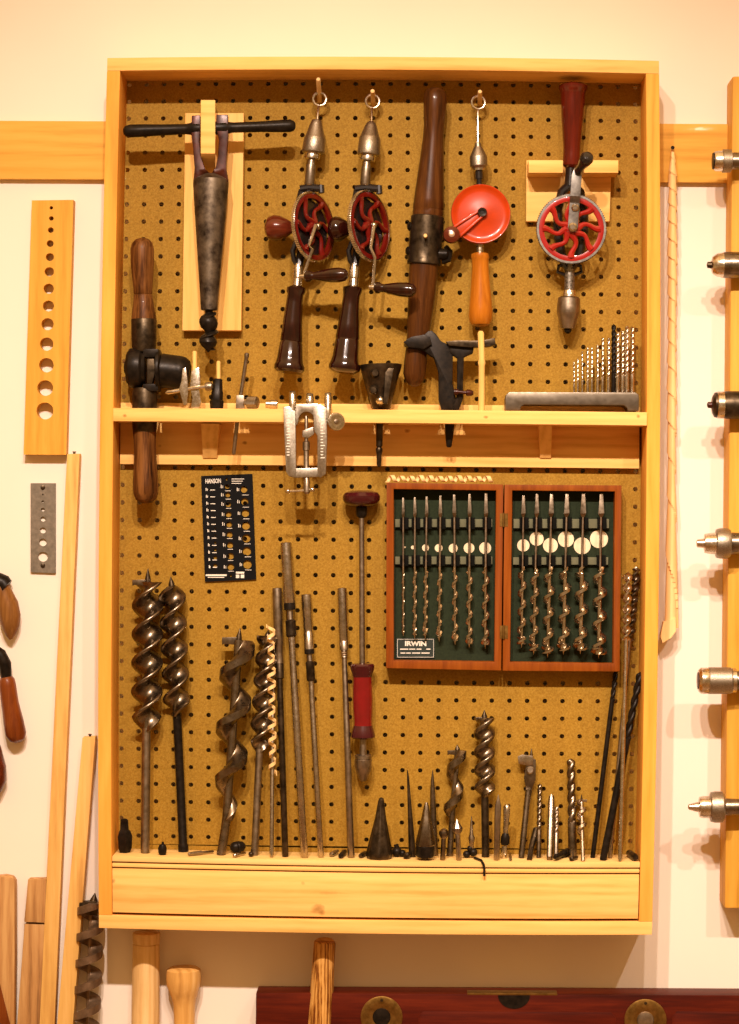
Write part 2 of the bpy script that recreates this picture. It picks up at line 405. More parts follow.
# ================================================================= THE SETTING
base = V((0.42, IN * 1.0, ZOFF))
def mbox(x0, x1, y0, y1, z0, z1):
    v = [V((x, y, z)) for z in (z0, z1) for y in (y0, y1) for x in (x0, x1)]
    return MB().add(v, [(0, 2, 3, 1), (4, 5, 7, 6), (0, 1, 5, 4), (2, 6, 7, 3), (0, 4, 6, 2), (1, 3, 7, 5)])
structure('wall_back', mbox(-2.2, 3.0, IN, IN + 0.1, 0.0, 3.1), M['wall'], V((0.4, IN, 0)))
M['floor'] = paint('worn_floor', (0.30, 0.20, 0.12), 0.7, 0, 0.15, 8)
structure('floor', mbox(-2.2, 3.0, -4.2, IN, -0.08, 0.0), M['floor'], V((0.4, -1.5, 0)))
rail = MB(); a = W(-60, 120.4, -0.55); b_ = W(790, 124.2, -0.55); h = W(-60, 178.6, -0.55).z - a.z
rail.add([p + V((0, y, z)) for y in (0, 0.44 * IN) for z in (0, h) for p in (a, b_)], [(0, 1, 3, 2), (4, 6, 7, 5), (0, 4, 5, 1), (2, 3, 7, 6), (0, 2, 6, 4), (1, 5, 7, 3)])
single('wall_rail', 'long pine rail board screwed flat to the wall, passing behind the pegboard cabinet', 'board', rail, wood('amber_rail_board', (0.52, 0.25, 0.035), (0.68, 0.37, 0.062), (0.74, 0.43, 0.085), 'x', 1.0, 0.45, 0.15), (a + b_) / 2, bev=0.001)
# ================================================================= THE CABINET
X0, X1, Z0, Z1, TH, DEP = -0.896, 30.059, 0.973, -47.882, 0.7507, 3.0
zt = Z0 - TH; zb = Z1 + TH; xl = X0 + TH; xr = X1 - TH
cb = L((X0 + X1) / 2, 0.25, Z1)
cab = Thing('tool_cabinet', 'shallow open pine wall cabinet with a brown pegboard back and one narrow shelf', 'cabinet', cb)
BE = 0.0009
def cpart(name, mb, mat, bev=BE, **k): return cab.part(name, mb, mat, bev, **k)
cpart('side_panel', MB().lbox(X0, xl, -DEP, 0.13, zb, zt, 1, 10), M['pine_side'])
cpart('side_panel', MB().lbox(xr, X1, -DEP, 0.13, zb, zt, 1, 10), M['pine_side'])
cpart('top_panel', MB().lbox(X0, X1, -DEP, 0.985, zt, Z0, 10, 1), M['pine_x'])
cpart('bottom_panel', MB().lbox(X0, X1, -DEP, 0.24, Z1, zb, 10, 1), M['pine_x'])
# pegboard with real holes
pb = MB(); HR = 0.134
for c in range(30):
    for r in range(44):
        x0 = xl if c == 0 else c - 0.5; x1 = xr if c == 29 else c + 0.5
        z1 = zt if r == 0 else -r + 0.5; z0 = -r - 0.5
        q = [(x0, z0), (x1, z0), (x1, z1), (x0, z1)]; o = []
        for e in range(4):
            for k in range(3):
                o.append((q[e][0] + (q[(e + 1) % 4][0] - q[e][0]) * k / 3, q[e][1] + (q[(e + 1) % 4][1] - q[e][1]) * k / 3))
        i_ = []
        for (x, z) in o:
            dx, dz = x - c, z + r; l_ = math.hypot(dx, dz); i_.append((c + dx / l_ * HR, -r + dz / l_ * HR))
        vs = [L(x, 0, z) for x, z in o] + [L(x, 0, z) for x, z in i_] + [L(x, 0.125, z) for x, z in i_]
        fs = []
        for k in range(12):
            m_ = (k + 1) % 12
            fs += [(k, m_, 12 + m_, 12 + k), (12 + k, 12 + m_, 24 + m_, 24 + k)]
        pb.add(vs, fs)
pb.add([L(xl, 0, -43.5), L(xr, 0, -43.5), L(xr, 0, zb), L(xl, 0, zb)], [(0, 3, 2, 1)])
peg_o = cpart('pegboard', pb, M['peg'], 0)
# shelf: a front strip on brackets against a tall apron, tools drop through the slot between
q = lat_of(120, 409.3, 3.0); q2 = lat_of(640, 411.2, 3.0); zs1 = (q.z + q2.z) / 2; zs0 = (lat_of(120, 423, 3.0).z + lat_of(640, 424, 3.0).z) / 2
def K(px, py, d, rx, rz, k): return (W(px, py, d) - cb, rx * S(d), rz * S(d), k)
cpart('shelf_strip', MB().lbox(xl + .01, xr - .01, -3.2, -2.4, zs0, zs1, 10, 1), knotted('shelf_strip_pine', 'pine_x', [K(124.8, 415.5, 3.2, 4, 3.4, .7), K(638.5, 416.3, 3.2, 4.6, 4, .8), K(486.5, 417, 3.2, 5.4, 4.4, .85)]))
sb = MB(); cutx = [xl + .01] + [lat_of(x, 417, 1.6).x for x in (130.5, 159.5, 233, 247, 373.5, 388, 440, 463)] + [xr - .01]
for k in range(0, len(cutx), 2):
    sb.lbox(cutx[k], cutx[k + 1], -2.39, -0.51, zs0, zs1 - .02, 4, 1)
cpart('shelf_board', sb, M['pine_x'], 0)
za1 = (lat_of(130, 403.5, .5).z + lat_of(630, 405.5, .75).z) / 2; za0 = (lat_of(130, 464.5, .5).z + lat_of(630, 468, .75).z) / 2
cpart('shelf_apron', MB().lbox(xl + .05, xr - .15, -0.5, -0.01, za0, za1, 10, 1), knotted('apron_pine', 'pine_x', [K(245, 442.6, .5, 5, 4, .75), K(407, 430.6, .5, 6.5, 5, .8), K(160, 446, .5, 4, 3, .4)]))
for x0, x1, x2, x3 in ((201, 219, 217, 203), (539, 552, 551, 540)):
    mb = MB()
    ya, yb, yc = 411.5, 424.5, 458
    f = [W(x0, 424, 2.1), W(x1, 424, 2.1), W(x2, yc, .6), W(x3, yc, .6), W(x0, 423.6, 2.15), W(x1, 423.6, 2.15)]
    g = [V((p.x, -0.51 * IN, p.z)) for p in f]
    mb.add(f + g, [(0, 1, 5, 4), (3, 2, 1, 0), (4, 5, 11, 10), (3, 9, 8, 2), (0, 4, 10, 6), (0, 6, 9, 3), (1, 7, 11, 5), (1, 2, 8, 7), (6, 10, 11, 7), (6, 7, 8, 9)])
    cpart('bracket', mb, M['pine_z'], 0)
# bottom ledge: slab, bead and front board
ZL = lat_of(370, 861.0, 2.95).z
g1 = (lat_of(115, 861.9, 2.95).z + lat_of(637, 869.3, 2.95).z) / 2
g2 = (lat_of(115, 867.2, 2.92).z + lat_of(637, 874.7, 2.92).z) / 2
g3 = (lat_of(115, 912.3, 2.9).z + lat_of(637, 920, 2.9).z) / 2
cpart('ledge', MB().lbox(xl + .01, xr - .01, -2.95, -0.01, g1 + .05, ZL, 10, 1), M['ledge'], 0.0016)
cpart('bead', MB().lbox(xl + .01, xr - .03, -2.93, -0.5, g2 + .05, g1 - .03, 10, 1), M['pine_x'], 0.0018)
cpart('front_board', MB().lbox(xl + .01, xr - .04, -2.88, -2.1, g3 + .03, g2 - .03, 10, 1), knotted('front_board_pine', 'pine_x', [K(317, 909, 2.88, 13, 9, .62), K(303, 883, 2.88, 5, 4, .4), K(322, 913, 2.88, 7, 5, .6), K(113.5, 881, 2.88, 4, 5, .6), K(330, 893, 2.88, 26, 3, .25)]), 0.0012)
def ledge_d(px, py):
    """depth at which a point seen at (px,py) sits on the ledge top"""
    best = min((abs(lat_of(px, py, d / 20).z - ZL), d / 20) for d in range(8, 54))
    return best[1]
def LP(px, py, d=None):
    """a point on the ledge top below (px,py)"""
    d = ledge_d(px, py) if d is None else d
    p = W(px, py, d); q = lat_of(px, py, d); t = L(q.x, -d, ZL)
    return V((p.x, p.y, t.z + 0.0002)), d
def peg(p0, d0, p1, d1, r, taper=1.0):
    a, b = W(*p0, d0), W(*p1, d1)
    return cpart('peg', MB().lathe([(a, r * S() * taper), (a.lerp(b, .97), r * S()), (b, r * S() * .8)], 12), M['pale_y'], 0)
peg((319.8, 101.5), 0, (318.3, 79), 2.3, 2.3)
peg((373.4, 105), 0, (372.6, 91), 2.3, 2.3)
peg((479.5, 104.5), 0, (480, 91.5), 1.9, 2.2)
peg((425.6, 238), 0, (425.4, 235.6), 3.1, 2.0)
def upeg(x0, y0, x1, y1, d, r, knob=False):
    pts = [(x0, y0, r), (x1, y1 + 1, r), (x1, y1, r * .7)]
    if knob: pts = [(x0, y0, r), (x0 + .2, y0 - 46, r), (x0 + .2, y0 - 49, r * 1.25), (x0 + .2, y0 - 53, r * .95), (x1, y1 + 2, r), (x1, y1, r * .6)]
    return cpart('peg', MB().lat(pts, d, 12), M['pale_z'], 0)
upeg(481.5, 412, 480.8, 331, 2.6, 3.2, True)
upeg(194.6, 412, 194.6, 351, 2.5, 2.2)
upeg(218.9, 412, 218.4, 361, 2.5, 2.0)
# dark brads seen on the strip ends
for x, y in ((124.8, 415.5), (638.5, 416.3), (486.5, 417)):
    pass
# ================================================================= helpers for the drills
def wheel(T, c, n, up, R, rim_mat, web_mat, nsp=5, rimw=0.10, thick=0.16, swirl=0.55, teeth=80, sw=0.075, label=None):
    n = n.normalized(); v = (up - n * up.dot(n)).normalized(); u = v.cross(n)
    P = lambda a, r, h: c + (u * math.cos(a) + v * math.sin(a)) * r + n * h
    seg = 72; t = thick * R / 2
    web = MB()
    prof = [(1 - rimw, -t * .8), (1 - rimw, t * .75), (.93 - rimw, t * 1.0), (.86 - rimw, t * .75), (.86 - rimw, -t * .8)]
    web.rings([[P(2 * math.pi * i / seg, pr * R, ph) for pr, ph in prof] for i in range(seg)], closed=True)
    for k in range(nsp):
        a0 = 2 * math.pi * k / nsp
        pts = [P(a0 + swirl * math.sin(math.pi * 1.0 * s) * .9 + swirl * .5 * math.sin(2 * math.pi * s), (.14 + (.74 - rimw + .02) * s) * R, t * .15) for s in [i / 9 for i in range(10)]]
        web.tube(pts, [R * sw * (1.15 - .5 * math.sin(math.pi * i / 9)) for i in range(10)], 8)
    web.lathe([(c - n * t * 1.1, R * .2), (c + n * t * .8, R * .2), (c + n * t * 1.3, R * .16), (c + n * t * 1.5, R * .09)], 24, axis=n)
    w = T.part('gear_wheel', web, web_mat, label=label)
    rim = MB()
    ts = teeth * 4
    rr = []
    for i in range(ts):
        a = 2 * math.pi * i / ts; ro = 1.0 if (i % 4) < 2 else .975
        rr.append([P(a, (1 - rimw) * R, -t), P(a, ro * R, -t * .9), P(a, ro * R, t * .7), P(a, (1 - rimw * .3) * R, t), P(a, (1 - rimw) * R, t)])
    rim.rings(rr, closed=True)
    T.part('rim', rim, rim_mat, parent=w)
    return w
def eye_hook(label, cx, cy, R, d, shank, d1):
    t = MB(); c = W(cx, cy, d); r = 1.45 * S()
    n = V((0.12, -1, 0))
    t.ring(c, n, R * S(), r, 26, 10)
    t.tube([W(cx - .3, cy + R, d)] + [W(x, y, d + (d1 - d) * (i + 1) / len(shank)) for i, (x, y) in enumerate(shank)], r, 10)
    single('eye_screw', label, 'hook', t, M['nickel'], c, 'eye screws hanging the hand drills from the pegs')
# ================================================================= T-HANDLED TAPER AUGER and its hanger
hg = Thing('tool_hanger', 'pale pine board hanger with a central block, carrying the T-handled taper reamer', 'hanger', W(212, 330, 0), 'pine tool hangers on the pegboard')
hb = MB().prism([(185.2, 113), (243.8, 113), (241.2, 330.5), (182.3, 330.5)], 0.01, 0.72)
hg.part('back_board', hb, M['pine_z'], BE)
hg.part('hook_block', MB().sideprism(200.8, 215.2, [(100, .73), (100, 3.0), (153.5, 3.0), (173, 1.3), (173, .73)]), M['pine_x'], BE)
rm = Thing('taper_reamer', 'dark iron T-handled taper reamer with a screw tip, hanging on a pine board', 'reamer', W(209, 345, 1.9))
D = 2.45
hd = MB()
prof = [(0, 3), (.012, 5.4), (.04, 6.5), (.1, 6.4), (.22, 5.6), (.36, 5.2), (.39, 6.0), (.40, 7), (.47, 7), (.5, 6.2), (.53, 7), (.60, 7), (.61, 6.0), (.64, 5.2), (.8, 5.4), (.92, 6.3), (.97, 6.4), (.99, 5), (1, 2.5)]
A_, B_ = W(123.5, 131.2, D), W(295.5, 125.6, D)
# the bar runs either side of the hook block and is joined by the yoke
hd.lathe([(A_.lerp(B_, t), r * S(D)) for t, r in prof if t <= .445] + [(A_.lerp(B_, .446), 6.6 * S(D))], 20, axis=B_ - A_)
hd.lathe([(A_.lerp(B_, .535), 6.6 * S(D))] + [(A_.lerp(B_, t), r * S(D)) for t, r in prof if t >= .54], 20, axis=B_ - A_)
rm.part('handle', hd, M['blackiron'])
yk = MB()
yk.prism([(191.6, 115.5), (200, 115), (200.4, 126), (199.2, 140), (200.6, 156), (204.6, 168), (210.6, 174), (210.6, 182), (193.2, 182), (194.6, 168), (193, 148), (191.4, 136)], D - .25, D + .3)
yk.prism([(227.8, 114.6), (216.4, 114.6), (216, 126), (218.8, 140), (218, 156), (215.4, 168), (210.6, 174), (210.6, 182), (228.4, 182), (226, 168), (227, 148), (228.2, 136)], D - .25, D + .3)
rm.part('yoke', yk, M['rust'], 0.0011)
bd = MB().lat([(210.8, 174, 7), (210.9, 177.5, 14), (210.9, 180, 17.6), (210.9, 184, 18), (210.3, 230, 14.6), (209.7, 270, 11.4), (209.4, 295, 9.4), (209.3, 305, 8.8), (209.2, 310, 8.6), (209.2, 310.6, 6.5)], D, 28)
rm.part('blade', bd, metal('blotched_iron', (0.022, 0.014, 0.010), (0.21, 0.165, 0.115), 0.45, 55, 0.85, 0.15))
tw = MB().lat([(209.2, 309, 4.2), (209, 313.6, 4), (208, 316.4, 7), (208.2, 319.6, 9), (208.6, 323, 9.6), (209, 327, 8.4), (209.6, 331, 5), (208.8, 333.6, 4), (207.6, 336, 6.6), (207.8, 339, 8.6), (208.2, 342.4, 9.2), (208.6, 346, 7.2), (208.4, 349.6, 3), (208.2, 352.4, .5)], D, 24)
tw.twist(W(208.6, 312, D), W(208.2, 350, D), lambda p: .3 + .72 * max(0, math.cos(p)) ** 2, 2.0, lambda t: S(D) * 10.4 * (1 - abs(t - .5) * .5), 26, 24, 0.4)
rm.part('screw_tip', tw, M['blackiron'])
# ================================================================= HAND DRILLS
def two_wheel_drill(label, pts, knob_mat, hmat, dx):
    """pts: dictionary of measured outlines"""
    t = Thing('hand_drill', label, 'hand drill', W(pts['end'][0], pts['end'][1], 1.7), 'dark red hand drills hanging upside down')
    dd = lambda y: 1.35 + 1.0 * (y - 120) / 250 if y < 240 else 1.83 + .3 * (y - 240) / 130
    def part(name, rows, mat, seg=24, **k):
        mb = MB(); mb.lathe([(W(x, y, dd(y)), r * S(1.4)) for x, y, r in rows], seg, axis=W(*pts['end'], dd(pts['end'][1])) - W(*pts['top'], dd(pts['top'][1])), **k)
        return t.part(name, mb, mat)
    part('chuck', pts['chuck'], M['knurl'])
    part('chuck_collar', pts['collar'], M['nickel'])
    part('spindle', pts['spindle'], M['rodsteel'])
    part('ferrule', pts['ferrule'], M['nickel'])
    part('handle', pts['handle'], hmat, 28)
    fr = MB()
    for row in pts['frame']:
        fr.tube([W(x, y, dd(y) + o) for x, y, o in row[:-1]], row[-1] * S(), 10)
    t.part('frame', fr, M['black'])
    cx, cy, R = pts['wheel']; n = V((.84, -.54, 0.07)); n.normalize()
    c = W(cx, cy, dd(cy) + .25)
    up = W(*pts['top'], 1.3) - W(*pts['end'], 1.3)
    wheel(t, c, n, up, R * S(), M['nickel'], M['wheeldark'], 6, .05, .12, .35, 96, .085)
    pl_ = MB().lathe([(c - n * .42 * IN, R * .5 * S()), (c - n * .2 * IN, R * .80 * S()), (c - n * .15 * IN, R * .78 * S()), (c - n * .13 * IN, R * .3 * S())], 24, axis=n)
    t.part('gear_plate', pl_, M['black'])
    # opposite side handle
    k0, k1 = pts['knob']
    a, b = W(*k0, dd(cy) - .05), W(*k1, dd(cy) - .35)
    kn = MB().lathe([(a.lerp(b, u_), r * S()) for u_, r in ((0, 4), (.25, 4.2), (.3, 6), (.42, 9), (.6, 12.3), (.75, 13.2), (.9, 11.2), (.97, 7), (1, 3))], 22)
    ko = t.part('side_knob', kn, knob_mat)
    t.part('knob_ferrule', MB().lathe([(a.lerp(b, -.15), 4.6 * S()), (a.lerp(b, .2), 4.8 * S()), (a.lerp(b, .26), 4.2 * S())], 16), M['nickel'], parent=ko)
    # crank
    cr = MB()
    f = [W(x, y, dd(cy) + .25 + o) for x, y, o in pts['crank']]
    cr.tube(f, [2.2 * S()] + [1.7 * S()] * (len(f) - 2) + [2.2 * S()], 8)
    cr.ball(c + n * .32 * IN, 3.4 * S(), 12)
    t.part('crank_arm', cr, M['steel'])
    h0, h1 = pts['crankh']
    d0 = dd(cy) + .25 + pts['crank'][-1][2]
    a, b = W(*h0, d0), W(*h1, d0 + .5)
    ch = MB().lathe([(a.lerp(b, u_), r * S()) for u_, r in ((0, 3.4), (.04, 5.6), (.12, 5.8), (.17, 4.2), (.24, 4.0), (.4, 5.6), (.62, 7.2), (.8, 7.4), (.94, 6), (1, 3))], 20)
    hh = t.part('crank_handle', ch, M['rosewood'])
    t.part('handle_pin', MB().lathe([(a.lerp(b, -.12), 2.6 * S()), (a.lerp(b, .01), 2.8 * S())], 12), M['nickel'], parent=hh)
    return t
two_wheel_drill('dark red hand drill with a red-brown side knob, leftmost of the hand drills', dict(
    top=(316.5, 120), end=(289, 372.5),
    chuck=[(317, 120.2, 4.4), (316.6, 121.2, 5.2), (316.2, 124, 6), (315.1, 136.6, 9.8), (315, 137.4, 10.2), (314.9, 138.6, 10.8), (313.2, 152, 11.6), (313, 153, 11), (312.9, 153.6, 9.3)],
    collar=[(312.7, 153, 9.2), (312.5, 154.5, 7.4), (312.3, 156.5, 7.8), (312, 159, 7.4), (311.8, 159.6, 5)],
    spindle=[(311.8, 159, 3.6), (311.2, 164.5, 3.8), (311.1, 165, 5), (309.4, 184, 5.2), (309.3, 186, 4)],
    ferrule=[(298.6, 264, 4), (298.4, 268.5, 5.2), (297.9, 278, 5.5), (297.8, 279, 4.8), (297.3, 286, 5.4), (297.2, 287, 4)],
    handle=[(296.7, 286.8, 7.4), (296.5, 288.5, 9.7), (296, 291.5, 9.6), (295.4, 295, 8), (294.4, 303, 8.4), (292.6, 322, 9.8), (291.4, 341, 11.3), (291.3, 342, 10.8), (291.2, 343.5, 11.6), (290, 358, 13), (289.6, 363.5, 14.2), (289.4, 366.5, 15.6), (289.2, 370, 15.4), (289, 372.5, 12.5), (289, 373.2, 4)],
    frame=[[(300, 189, 0), (309, 187.5, 0), (322, 188.5, 0), 3.8], [(309, 188, -.1), (307, 215, -.25), (303.5, 240, -.2), (299.2, 266, 0), 4.6], [(303, 236, .1), (296, 242, .1), (292.5, 251, .1), (294, 260, .1), (298, 267, 0), 2.6], [(321, 185.5, .05), (321.5, 193, .05), 3.2], [(302, 190, -.05), (298, 205, -.15), (297, 225, -.2), (300, 245, -.1), 3.4]],
    wheel=(313.2, 227, 35.2), knob=((303, 227.5), (264.8, 228.3)),
    crank=[(316, 225, .35), (308.6, 246, .75), (312.4, 249.2, .75), (304.6, 272, .75), (304.4, 275.6, .75)], crankh=((304.6, 276.4), (347.8, 274.6))), M['knobwood'], M['rosewood'], 0)
two_wheel_drill('dark red hand drill with a black side knob, left of the long wooden handle', dict(
    top=(371, 121.5), end=(343.9, 372.5),
    chuck=[(371.6, 121.6, 2.8), (371.2, 122.6, 4), (370.9, 126, 6), (370, 137, 9.8), (369.9, 138, 10.6), (368.7, 153.4, 11.5), (368.2, 155, 11), (368.1, 155.6, 9)],
    collar=[(368, 155.4, 9), (367.8, 156.6, 7.6), (367.5, 158.5, 7.9), (367.2, 161, 7.4), (367, 161.6, 5)],
    spindle=[(367, 161, 3.8), (366.6, 166.5, 4), (366.5, 167, 5), (365, 184, 5.2), (364.9, 186, 4)],
    ferrule=[(354.6, 264, 4), (354.4, 268.5, 5.1), (354, 278, 5.4), (353.9, 279, 4.6), (353.4, 286, 5.4), (353.3, 287, 4)],
    handle=[(352.9, 286.6, 7.4), (352.8, 288, 9.7), (352.5, 291, 9.7), (351.6, 296, 8.4), (350.4, 306, 9), (348.6, 325, 10.8), (347.6, 338, 12.2), (347.4, 339.5, 11.6), (347.2, 341.5, 12.2), (345.6, 357, 13.2), (345, 362.5, 14.6), (344.7, 366, 16), (344.3, 370, 15.6), (344, 372.5, 12), (343.9, 373.2, 4)],
    frame=[[(355, 189, 0), (366, 187.5, 0), (380, 188.8, 0), 3.8], [(365, 188, -.1), (362, 215, -.25), (359, 240, -.2), (355, 266, 0), 4.6], [(358, 237, .1), (352, 242, .1), (348.6, 251, .1), (350, 260, .1), (354, 267, 0), 2.6], [(379, 185.8, .05), (379.4, 194, .05), 3.2], [(357, 190, -.05), (354, 205, -.15), (353, 225, -.2), (356, 245, -.1), 3.4]],
    wheel=(369, 226, 35.6), knob=((358, 228.5), (328.5, 229.6)),
    crank=[(373.8, 226, .35), (370.6, 248, .75), (374.9, 257.5, .75), (373.2, 283, .75), (373, 286.8, .75)], crankh=((374.4, 287.4), (415.8, 290.6))), M['rosewood'], M['rosewood'], 0)
eye_hook('nickel eye screw in the chuck of the hand drill with the red-brown side knob', 319.7, 99.2, 6.6, .95, [(318.3, 108), (317.6, 116), (317, 123)], 1.36)
eye_hook('nickel eye screw in the chuck of the hand drill with the black side knob', 372.6, 101.4, 6.8, .95, [(371.6, 111), (371.6, 118), (371.2, 124.5)], 1.37)
# ---- long wooden handle with an iron collar
wh = Thing('long_handle', 'long brown wooden tool handle with a dark iron collar in the middle', 'handle', W(414, 386, 1.3))
D = 1.35
def lpart(T, name, rows, mat, d=1.3, seg=24, **k):
    par = k.pop('parent', None); lab = k.pop('label', None)
    return T.part(name, MB().lat(rows, d, seg, **k), mat, parent=par, label=lab)
lpart(wh, 'upper_grip', [(435.4, 87.8, 4), (435.4, 89.5, 8.4), (435.3, 94, 11), (435.2, 101, 11.8), (434.8, 112, 11.3), (434.2, 126, 10.3), (433.2, 140, 10.6), (431.8, 160, 12), (430.4, 180, 13.6), (429, 200, 15.2), (428.3, 209, 15.7), (428.1, 210, 15.2), (427.9, 213, 15.7), (427.5, 220, 15)], M['walnut'], D, 28)
lpart(wh, 'collar', [(427.6, 216, 15), (427.5, 217, 16.6), (426.6, 230, 16.8), (425, 250, 16.6), (424.1, 261, 16.6), (424, 262.5, 17.2), (423.9, 264.5, 17), (423.8, 265, 14)], M['iron'], D, 28)
lpart(wh, 'lower_grip', [(424, 262, 14.4), (423.2, 275, 14.6), (421.8, 295, 13.8), (420, 315, 12.6), (418, 335, 11.2), (416.6, 350, 11), (415.4, 362, 11.4), (414.4, 374, 11.3), (414, 381, 9.2), (413.9, 385, 5.6), (413.8, 386.6, 2)], M['walnut'], D, 28)
for x, y, r in ((410.2, 226.5, 4.6), (408.6, 251, 4.6)):
    wh.part('bolt', MB().lathe([(W(x + 4, y, D), r * S()), (W(x - 1, y, D + .1), r * S()), (W(x - 2.6, y, D + .1), r * .6 * S())], 14), M['blackiron'])
lg = MB().lathe([(W(438, 254, D + .2), 5.5 * S()), (W(447, 254.5, D + .25), 5.8 * S()), (W(449, 254.6, D + .25), 3.5 * S())], 14)
lg.tube([W(446, 247, D + .1), W(450.5, 252, D + .3), W(449, 260, D + .3), W(443, 262, D + .1)], 2.6 * S(), 8)
wh.part('clamp_lug', lg, M['blackiron'])
# ---- red disc drill
rd = Thing('hand_drill', 'hand drill with a solid bright red gear disc and honey coloured wooden handle', 'hand drill', W(480, 326, 1.3))
D = 1.25
eye_hook('nickel eye screw with the longest shank, in the chuck above the red gear disc', 478.4, 102.6, 6.6, .95, [(477.8, 112), (477.7, 128), (477.8, 146)], 1.2)
lpart(rd, 'chuck', [(477.9, 142.6, 1.8), (477.9, 143.4, 3), (478, 147, 3.4), (478, 147.2, 4.2), (478.4, 156.4, 8.6), (478.4, 157, 8.8), (478.7, 166, 8.7), (478.7, 166.4, 8.4), (478.8, 168.4, 6.8)], M['knurl'], D)
lpart(rd, 'chuck_collar', [(478.8, 167.4, 6.6), (478.9, 170.6, 6.2), (478.9, 171.4, 4)], M['nickel'], D)
lpart(rd, 'spindle', [(478.9, 170.6, 3.9), (479.1, 179, 4), (479.2, 179.4, 2.8), (479.5, 190, 2.8)], M['black'], D)
c = W(480.8, 214, 1.7); n = V((0.02, -1, 0.02)).normalized(); s_ = S(1.9); i_ = IN
dk = MB().lathe([(c - n * .42 * i_, 27.8 * s_), (c - n * .40 * i_, 29.4 * s_), (c + n * .02 * i_, 30 * s_), (c + n * .1 * i_, 29.4 * s_), (c + n * .1 * i_, 28.4 * s_), (c + n * .02 * i_, 27 * s_), (c + n * .0 * i_, 22 * s_), (c + n * .03 * i_, 12 * s_), (c + n * .08 * i_, 6.5 * s_), (c + n * .1 * i_, 1 * s_)], 56, axis=n)
rd.part('gear_disc', dk, M['redpaint'], sharp=50)
hub = c + n * .12 * i_ + V((1.2 * s_, 0, .8 * s_))
rd.part('hub_nut', MB().lathe([(hub - n * .1 * i_, 5 * s_), (hub + n * .22 * i_, 4.9 * s_), (hub + n * .3 * i_, 4.2 * s_), (hub + n * .27 * i_, 2.4 * s_), (hub + n * .2 * i_, 2.0 * s_)], 20, axis=n), M['black'])
# channel section crank arm
ca = MB(); kx = W(451.5, 235.8, 2.05); dirv = (kx - hub); dirv.y = 0; LL = dirv.length; dirv.normalize(); pv = V((-dirv.z, 0, dirv.x))
def slab(mb, c0, c1, w0, w1, y0, y1, pv):
    vs = []
    for c_, w_ in ((c0, w0), (c1, w1)):
        for sg in (-1, 1):
            for y in (y0, y1): vs.append(V((c_.x, y, c_.z)) + pv * (w_ * sg))
    mb.add(vs, [(0, 1, 3, 2), (4, 6, 7, 5), (0, 4, 5, 1), (2, 3, 7, 6), (0, 2, 6, 4), (1, 5, 7, 3)])
y0 = hub.y - .05 * IN; y1 = y0 - .12 * IN
slab(ca, hub + dirv * 5 * s_, kx, 3.4 * s_, 6.4 * s_, y0, y0 - .05 * IN, pv)
for sg in (-1, 1):
    slab(ca, hub + dirv * 2 * s_ + pv * 3.2 * s_ * sg, kx + pv * 6 * s_ * sg, 1.0 * s_, 1.0 * s_, y0 + .02 * IN, y1 - .06 * IN, pv)
ca_o = rd.part('crank_arm', ca, M['redpaint'], 0.0004)
kn = MB().lathe([(V((kx.x, y1 + .12 * IN, kx.z)), 6 * s_), (V((kx.x, y1 - .1 * IN, kx.z)), 7.2 * s_), (V((kx.x, y1 - .45 * IN, kx.z)), 8.8 * s_), (V((kx.x, y1 - .7 * IN, kx.z)), 8 * s_), (V((kx.x, y1 - .8 * IN, kx.z)), 5 * s_), (V((kx.x, y1 - .81 * IN, kx.z)), 1 * s_)], 22)
ko = rd.part('crank_knob', kn, M['knobwood'])
rd.part('rivet', MB().lathe([(V((kx.x, y1 - .7 * IN, kx.z)), 3.2 * s_), (V((kx.x, y1 - .84 * IN, kx.z)), 3 * s_), (V((kx.x, y1 - .88 * IN, kx.z)), 1.4 * s_)], 14), M['pinkmetal'], parent=ko)
fr = MB().tube([W(479.6, 184, D - .1), W(480, 210, D - .25), W(480, 243, D - .1)], 6 * S(), 12)
rd.part('frame', fr, M['black'])
lpart(rd, 'ferrule', [(479.6, 240, 3.8), (479.8, 245, 4), (480, 253.4, 4.2)], M['nickel'], D)
lpart(rd, 'handle', [(480, 252.6, 6), (480, 254, 8.8), (480.1, 257.5, 9.4), (480.1, 259.5, 8.8), (480.2, 262, 8.6), (480.3, 267, 8.5), (480.4, 280, 9.3), (480.6, 295, 10.6), (480.7, 308, 11.8), (480.6, 315, 12.2), (480.5, 320.5, 11.6), (480.4, 324.5, 9.4), (480.3, 326.6, 5), (480.3, 327, 1)], M['honey'], D, 28)
# ---- right hand drill on its bracket
hg2 = Thing('tool_hanger', 'small pine hanger block with a notched lip, holding the spoked red wheel drill', 'hanger', W(568, 221, 0), 'pine tool hangers on the pegboard')
hg2.part('back_board', MB().prism([(526.4, 160), (611.6, 160), (609.6, 221.4), (526, 221.4)], .01, .5), M['pine_x'], BE)
lip = MB().prism([(528.6, 160.2), (563, 160.2), (563, 186), (584, 186), (584, 160.2), (618.4, 160.2), (618.4, 172.8), (590, 172.9), (590, 192), (557, 192), (557, 172.9), (528.6, 172.8)], .51, 1.0)
l2 = MB().pbox(528.6, 160.2, 563, 172.8, .51, 2.2); l3 = MB().pbox(584, 160.2, 618.4, 172.8, .51, 2.2)
lp_ = MB(); lp_.add(l2.v, l2.f); lp_.add(l3.v, l3.f)
hg2.part('lip', lp_, M['pine_x'], BE)
dr = Thing('hand_drill', 'hand drill with a red spoked wheel and grey crank arm, in the notched hanger', 'hand drill', W(569, 333, 1.4))
D = 1.35
